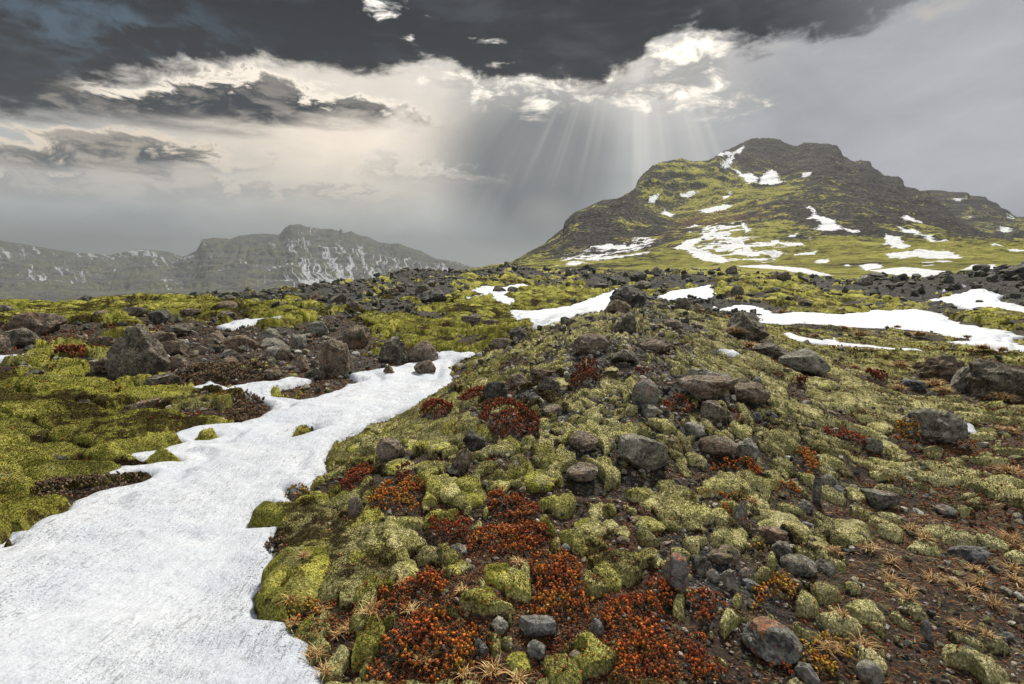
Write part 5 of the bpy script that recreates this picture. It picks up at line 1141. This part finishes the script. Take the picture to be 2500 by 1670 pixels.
# moss cushions that stand out
def cushion(fn, cx, by, wpx, hpx, tint, label, seed):
    u, v = fn((cx, by)); x, y, z, d = [float(q[0]) for q in at([u], [v])]
    w = wpx * .35775 * d / F; r = math.hypot(x, y); al = math.atan2(CAM_H - .3, r); dep = min(max(hpx * .35775 * d / F / max(math.sin(al), .25) * .8, w * .6), w * 1.5)
    h = min(max((hpx * .35775 * d / F - .8 * dep * math.sin(al)) / math.cos(al), .20 * w), .30 * w)
    nu, nv = 110, 44; th = np.linspace(0, 2 * np.pi, nu, endpoint=False); ph = np.linspace(0, 1, nv)
    T, Pp = np.meshgrid(th, ph); X = np.cos(T); Y = np.sin(T)
    rad = np.sin(np.minimum(Pp * 1.75, 1.75)); hz_ = np.cos(np.minimum(Pp * 1.75, 1.75))
    edge = 1 + (fbm(X * 1.3 + seed * 3.3 + 9, Y * 1.3 + 4, 3, seed) - .5) * .7
    X = X * rad * edge * .5 * w; Y = Y * rad * edge * .5 * dep
    f, rv = cells(X + seed + 3, Y + 5., max(.1, w * .3), seed); lump = np.sqrt(np.clip(1 - (f / .8) ** 2, 0, 1))
    n = fbm(X / .03 + 50, Y / .03 + 50, 4, seed)
    Z = (hz_ * h * (.72 + .38 * lump) + (n - .5) * .022 - .02) - .25 * h * (Pp > .98)
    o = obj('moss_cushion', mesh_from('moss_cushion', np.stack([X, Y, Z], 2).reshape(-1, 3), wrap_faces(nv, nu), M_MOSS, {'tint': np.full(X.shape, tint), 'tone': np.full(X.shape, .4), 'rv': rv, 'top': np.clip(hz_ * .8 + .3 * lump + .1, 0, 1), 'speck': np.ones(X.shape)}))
    az = math.atan2(x, y); x += math.sin(az) * dep * .45; y += math.cos(az) * dep * .45
    o.location = (x, y, float(ground_z(np.array([x]), np.array([y]))[0]) + .015); o.rotation_euler = (0, 0, -az)
    tag(o, label, 'moss cushion'); CUSH.append(o)
def wrap_faces(ny, nx):
    i = np.arange((ny - 1) * nx); r = i // nx; c = i % nx; c2 = (c + 1) % nx
    return np.stack([r * nx + c, (r + 1) * nx + c, (r + 1) * nx + c2, r * nx + c2], 1)
CUSH = []
CUSHIONS = [
 (R7,870,250,310,150,.7,'bright green moss cushion above the dark red heath'),
 (R7,1340,130,300,130,.65,'bright green moss cushion right of the tan rounded rock'),
 (R7,1090,150,250,110,.55,'low green moss cushion left of the brightest one'),
 (R7,750,190,200,150,.4,'rounded sage moss cushion right of the olive brown heath'),
 (R7,1755,290,150,120,.35,'round sage moss ball among rust heath'),
 (R7,300,590,470,230,.4,'widest sage green moss cushion in the foreground'),
 (R7,420,720,260,150,.4,'sage moss cushion in front of the widest one'),
 (R7,205,770,170,140,.42,'round moss cushion at lower left of the widest one'),
 (R7,85,720,150,80,.5,'flat moss cushion left of the widest sage one'),
 (R7,800,720,220,110,.45,'moss cushion left above the most vivid one'),
 (R7,1080,840,240,170,.9,'most vivid yellow green moss cushion in the foreground'),
 (R7,990,960,160,120,.75,'vivid moss lobe hanging below the most vivid cushion'),
 (R7,1720,440,240,140,.5,'long dark green moss cushion sloping to the right'),
 (R7,1850,390,110,80,.3,'small round pale moss ball right of the long dark one'),
 (R7,1930,445,120,70,.3,'small pale moss tuft beside the tan pebble'),
 (R7,2090,400,240,90,.4,'sage moss cushion left of the yellow lichen patch'),
 (R7,2110,260,230,150,.35,'pale sage moss cushion running down from the square boulder'),
 (R7,1220,1390,180,140,.8,'bright sprigged moss tuft at the bottom edge'),
 (R7,1750,800,190,150,.35,'pale moss patch between orange heath and the lichened stone'),
 (R7,2090,640,200,110,.45,'moss patch with yellow lichen left of the pale stone'),
 (R6,2070,930,570,680,.72,'biggest green moss swell, bulging over the snow edge'),
 (R6,1800,440,190,120,.5,'small dark moss knob hanging over the snow hollow'),
 (R4,640,1200,210,100,.45,'sage moss cushion above the smooth tan rock'),
 (R4,460,1310,210,130,.5,'green moss cushion right above the smooth tan rock'),
 (R4,690,1320,230,110,.45,'moss cushion left of the upright brown slab'),
 (R4,420,1440,240,110,.5,'moss cushion below the smooth tan rock'),
 (R4,620,1454,230,110,.45,'moss cushion below left of the upright brown slab'),
 (R4,100,1300,190,100,.5,'moss cushion on the snow rim left of the smooth tan rock'),
 (R4,1010,850,190,80,.35,'pale moss swell above the black cubic rock'),
 (R4,1505,845,135,80,.35,'round pale moss cushion on the dark pitted rock'),
 (R4,1290,890,120,55,.5,'small moss cushion left of the dark pitted rock'),
 (R4,1480,985,130,60,.3,'pale moss button below the dark pitted rock'),
 (R4,1080,1045,130,45,.4,'flat moss cushion above the dark red heath dome'),
 (R4,1930,1225,190,80,.5,'moss cushion on top left of the square boulder'),
 (R4,1430,1430,170,120,.5,'round moss cushion below the tan rounded rock'),
 (R4,1850,750,100,55,.3,'small pale moss button under the dark wedge of rock'),
 (R5,650,900,155,95,.3,'dark green round moss ball right of the table rock'),
 (R5,920,860,260,90,.4,'long pale moss swell right of the dark green ball'),
 (R5,1090,1010,260,150,.2,'large grey green moss swell on the right flank'),
 (R5,1275,990,125,80,.2,'grey green moss ball right of the large swell'),
 (R5,1730,1005,110,60,.2,'lone grey green moss button on dark ground'),
 (R5,1170,880,160,80,.3,'pale moss swell above the large grey green one'),
 (R5,850,1060,260,90,.35,'moss swell running down beside small blue stones'),
 (R5,1360,1170,180,80,.2,'grey green moss swell left of the brown domed heath'),
 (R5,1385,1310,190,120,.2,'grey green moss swell touching the grey upright rock'),
 (R5,430,1190,120,75,.35,'left moss ball of a pair below the table rock'),
 (R5,555,1215,120,80,.3,'right moss ball of a pair below the table rock'),
 (R5,1295,765,210,45,.35,'flat pale moss swell on the upper right flank'),
 (R5,1855,880,110,55,.4,'moss button between the boulders at the right edge'),
 (R5,240,1235,200,60,.7,'yellow green moss cap behind the smooth tan oval rock'),
 (R8,640,450,380,160,.2,'wide sage moss cushion left of the dark soil'),
 (R8,330,540,220,230,.3,'tall sage moss cushion left of the pale rough rock'),
 (R8,880,560,220,120,.2,'low grey green moss patch at the soil edge'),
 (R8,1160,500,250,200,.15,'grey green moss creeping onto the dark soil'),
 (R8,1190,200,160,90,.3,'small moss cushion left of the pale split rock'),
 (R8,10,600,100,90,.4,'moss cushion above the big lichened pale stone')]
for i, c in enumerate(CUSHIONS): cushion(*c, 61 + i)

# ------------------------------------------------------------------ moss sprigs, grass, litter
FT = []
for i in range(4):
    rs = np.random.default_rng(70 + i); V = []
    for j in range(4):
        a = rs.uniform(0, 6.28); l = rs.uniform(.5, 1); w = .28; dx, dy = math.cos(a), math.sin(a)
        V += [[-dy * w, dx * w, -.2], [dy * w, -dx * w, -.2], [dx * l * .8, dy * l * .8, l * .9]]
    FT.append(V)
FT = np.array(FT); FF = np.arange(12).reshape(4, 3)
w_ = np.where((MM > .3) & (sd < -.02), .35 + topv, np.where((sd < -.02) & (R_2 < 9), .45 * sstep(R(36), R(18), A2) + .06, 0.))
idx, rs = scatter_from_grid(330000, w_, 51, 26)
r_ = R_2.ravel()[idx]; P = np.stack([GX.ravel()[idx], GY.ravel()[idx], (GZ + MH).ravel()[idx]], 1); P[:, :2] += rs.normal(size=(len(idx), 2)) * (r_ * .001)[:, None]
k = np.clip(r_ * .0015, .003, .03) * rs.uniform(.7, 1.4, len(idx)); S = np.stack([k, k, k], 1)
V, Fc = merge(P, S, rs.uniform(0, 6.28, len(idx)), rs.integers(0, 4, len(idx)), FT, FF)
rp = lambda a: np.repeat(a.ravel()[idx], 12)
g = obj('moss', mesh_from('moss_sprigs', V, Fc, M_MOSS, {'tint': rp(ti), 'tone': rp(tone), 'rv': rp(MRV), 'top': np.clip(rp(np.where(MM > .3, topv, .75)) + np.repeat(rs.normal(size=len(idx)) * .2, 12), 0, 1), 'speck': np.repeat(rs.uniform(.85, 1.4, len(idx)) * np.where(MM.ravel()[idx] > .3, 1., rs.uniform(.1, .7, len(idx))), 12) * np.tile([.35, .35, 1.] * 4, len(idx))}, smooth=False)); tag(g, 'fine moss sprigs on the moss carpet', 'moss', kind='stuff')  # speck also darkens the sprig feet: shade put into the colour

def m_straw(t, b):
    s = t.attr('shade'); t.put(b.inputs['Base Color'], t.ramp(s, [(0, (.018, .012, .008)), (.35, (.075, .042, .020)), (.6, (.20, .12, .045)), (.8, (.36, .21, .08)), (1, (.50, .38, .18))]))
M_STRAW = material('dry_grass', m_straw, .8, .2)
# litter of dead blades on the bare ground
w_ = np.where(sd < -.03, (1 - .85 * MM) * (.25 + (1 - gr)) * np.clip(fbm(GX / .4, GY / .4, 3, 91) * 2.4 - .75, .05, 1), 0.)
idx, rs = scatter_from_grid(60000, w_, 52, 16); n = len(idx)
r_ = R_2.ravel()[idx]; P = np.stack([GX.ravel()[idx], GY.ravel()[idx], GZ.ravel()[idx] + .003], 1); P[:, :2] += rs.normal(size=(n, 2)) * (r_ * .002)[:, None]
LT = np.array([[[-1, -.06, 0], [-1, .06, 0], [0, .09, .3], [0, -.09, .3], [1, .02, .1], [1, -.02, .1]]], float); LF = np.array([[0, 1, 2, 3], [3, 2, 4, 5]])
L = np.clip(r_ * .0042, .008, .05) * rs.uniform(.5, 1.8, n); S = np.stack([L, L * 1., L * rs.uniform(0, 1.6, n)], 1)
V, Fc = merge(P, S, np.where(rs.random(n) < .55, rs.normal(size=n) * .5 - .5, rs.uniform(0, 6.28, n)), np.zeros(n, int), LT, LF)
shade = np.repeat(np.clip(ru.ravel()[idx] * .15 + rs.normal(size=n) * .25 + .12, 0, 1), 6)
g = obj('dead_grass', mesh_from('dead_grass', V, Fc, M_STRAW, {'shade': shade}, smooth=False)); tag(g, 'dead blades and twigs matted on the soil', 'dead grass', kind='stuff')
# grass tufts
TUFT = [(R7,1110,400,130,'a'),(R7,965,465,110,'a'),(R7,405,760,110,'a'),(R7,1215,700,110,'a'),(R7,210,1030,200,'a'),(R7,60,1090,150,'a'),(R7,570,1310,210,'a'),(R7,1040,1390,210,'a'),(R7,1210,1440,210,'a'),(R7,480,970,150,'a'),(R7,830,870,120,'a'),(R7,850,1420,170,'a'),
 (R8,1050,600,120,'a'),(R8,1230,1200,240,'a'),(R8,1000,1310,220,'a'),(R8,1290,570,170,'a'),(R8,1440,660,150,'a'),(R8,1430,770,190,'a'),(R8,1720,770,150,'a'),(R8,1850,790,120,'a'),(R8,2000,690,120,'a'),(R8,2250,510,200,'a'),(R8,2290,560,200,'a'),(R8,2140,950,200,'a'),(R8,1550,940,170,'a'),(R8,1910,1050,150,'a'),(R8,1570,410,200,'a'),(R8,495,260,110,'a'),(R8,2230,60,180,'a'),(R8,2270,690,160,'a'),(R8,1660,520,170,'a'),(R8,1560,830,120,'a'),(R8,2050,800,180,'a'),(R8,2280,760,160,'a'),(R8,2100,1210,130,'a'),(R8,1100,1080,120,'a'),(R8,1960,850,130,'a'),
 (R6,1990,980,190,'a'),(R6,2080,930,120,'a'),(R6,2180,960,150,'a'),(R6,2050,1200,160,'a'),(R6,2150,1320,190,'a'),(R6,2320,1120,140,'a'),(R6,2220,1420,160,'a'),(R6,2080,700,100,'a'),(R6,2000,1110,120,'a'),
 (R5,1190,735,90,'a'),(R5,1500,750,140,'a'),(R5,1740,860,170,'a'),(R5,1800,900,130,'a'),(R5,2200,970,170,'a'),(R5,2240,1175,100,'a'),(R5,1630,530,130,'a'),(R5,1230,545,140,'a'),(R5,385,520,130,'a'),(R5,340,500,80,'a'),(R5,470,605,110,'a'),(R5,400,285,100,'a'),(R5,700,360,90,'a'),(R5,1490,890,110,'a'),(R5,1190,1020,130,'a'),(R5,2060,650,120,'a'),(R5,2200,640,90,'a'),(R5,920,540,70,'a'),(R5,1480,490,60,'a'),(R5,1120,490,70,'a'),(R5,1960,545,60,'a'),(R5,730,425,40,'a')]
xs, ys, zs, dp = place(TUFT); PV, PFc, PS = [], [], []; kk = 0
gz, mh, mm = surf(xs, ys); rs = np.random.default_rng(81)
for i, tf in enumerate(TUFT):
    wd = tf[3] * .35775 * dp[i] / F * .5; nb = int(60 if dp[i] < 4 else 200)
    for j in range(nb):
        a = rs.uniform(0, 6.28); l = wd * rs.uniform(.5, 1.25); e = rs.uniform(.25, 1.3); bw = max(.0020, dp[i] * .00085) * rs.uniform(.7, 1.3)
        bx, by = rs.normal(size=2) * wd * .18; dx, dy = math.cos(a), math.sin(a); px, py = -dy * bw, dx * bw; pts = []
        for q in range(4):
            f = q / 3; hx = f * l * math.cos(e) * (1 + .3 * f); hz2 = f * l * math.sin(e) * (1 - .45 * f * f); ww_ = (1 - f * .85)
            cx_, cy_, cz_ = xs[i] + bx + dx * hx, ys[i] + by + dy * hx, gz[i] + max(mh[i], 0) + .004 * dp[i] + hz2
            pts += [(cx_ + px * ww_, cy_ + py * ww_, cz_), (cx_ - px * ww_, cy_ - py * ww_, cz_)]
        PV += pts; PFc += [[kk + 2 * q, kk + 2 * q + 1, kk + 2 * q + 3, kk + 2 * q + 2] for q in range(3)]; kk += 8
        PS += [np.clip(.68 + rs.normal() * .2 + .1 * (tf[0] is R7), .2, 1)] * 8
g = obj('grass', mesh_from('grass', np.array(PV), np.array(PFc), M_STRAW, {'shade': np.array(PS)}, smooth=False)); tag(g, 'dry straw coloured grass tufts', 'grass', kind='stuff')
#@END
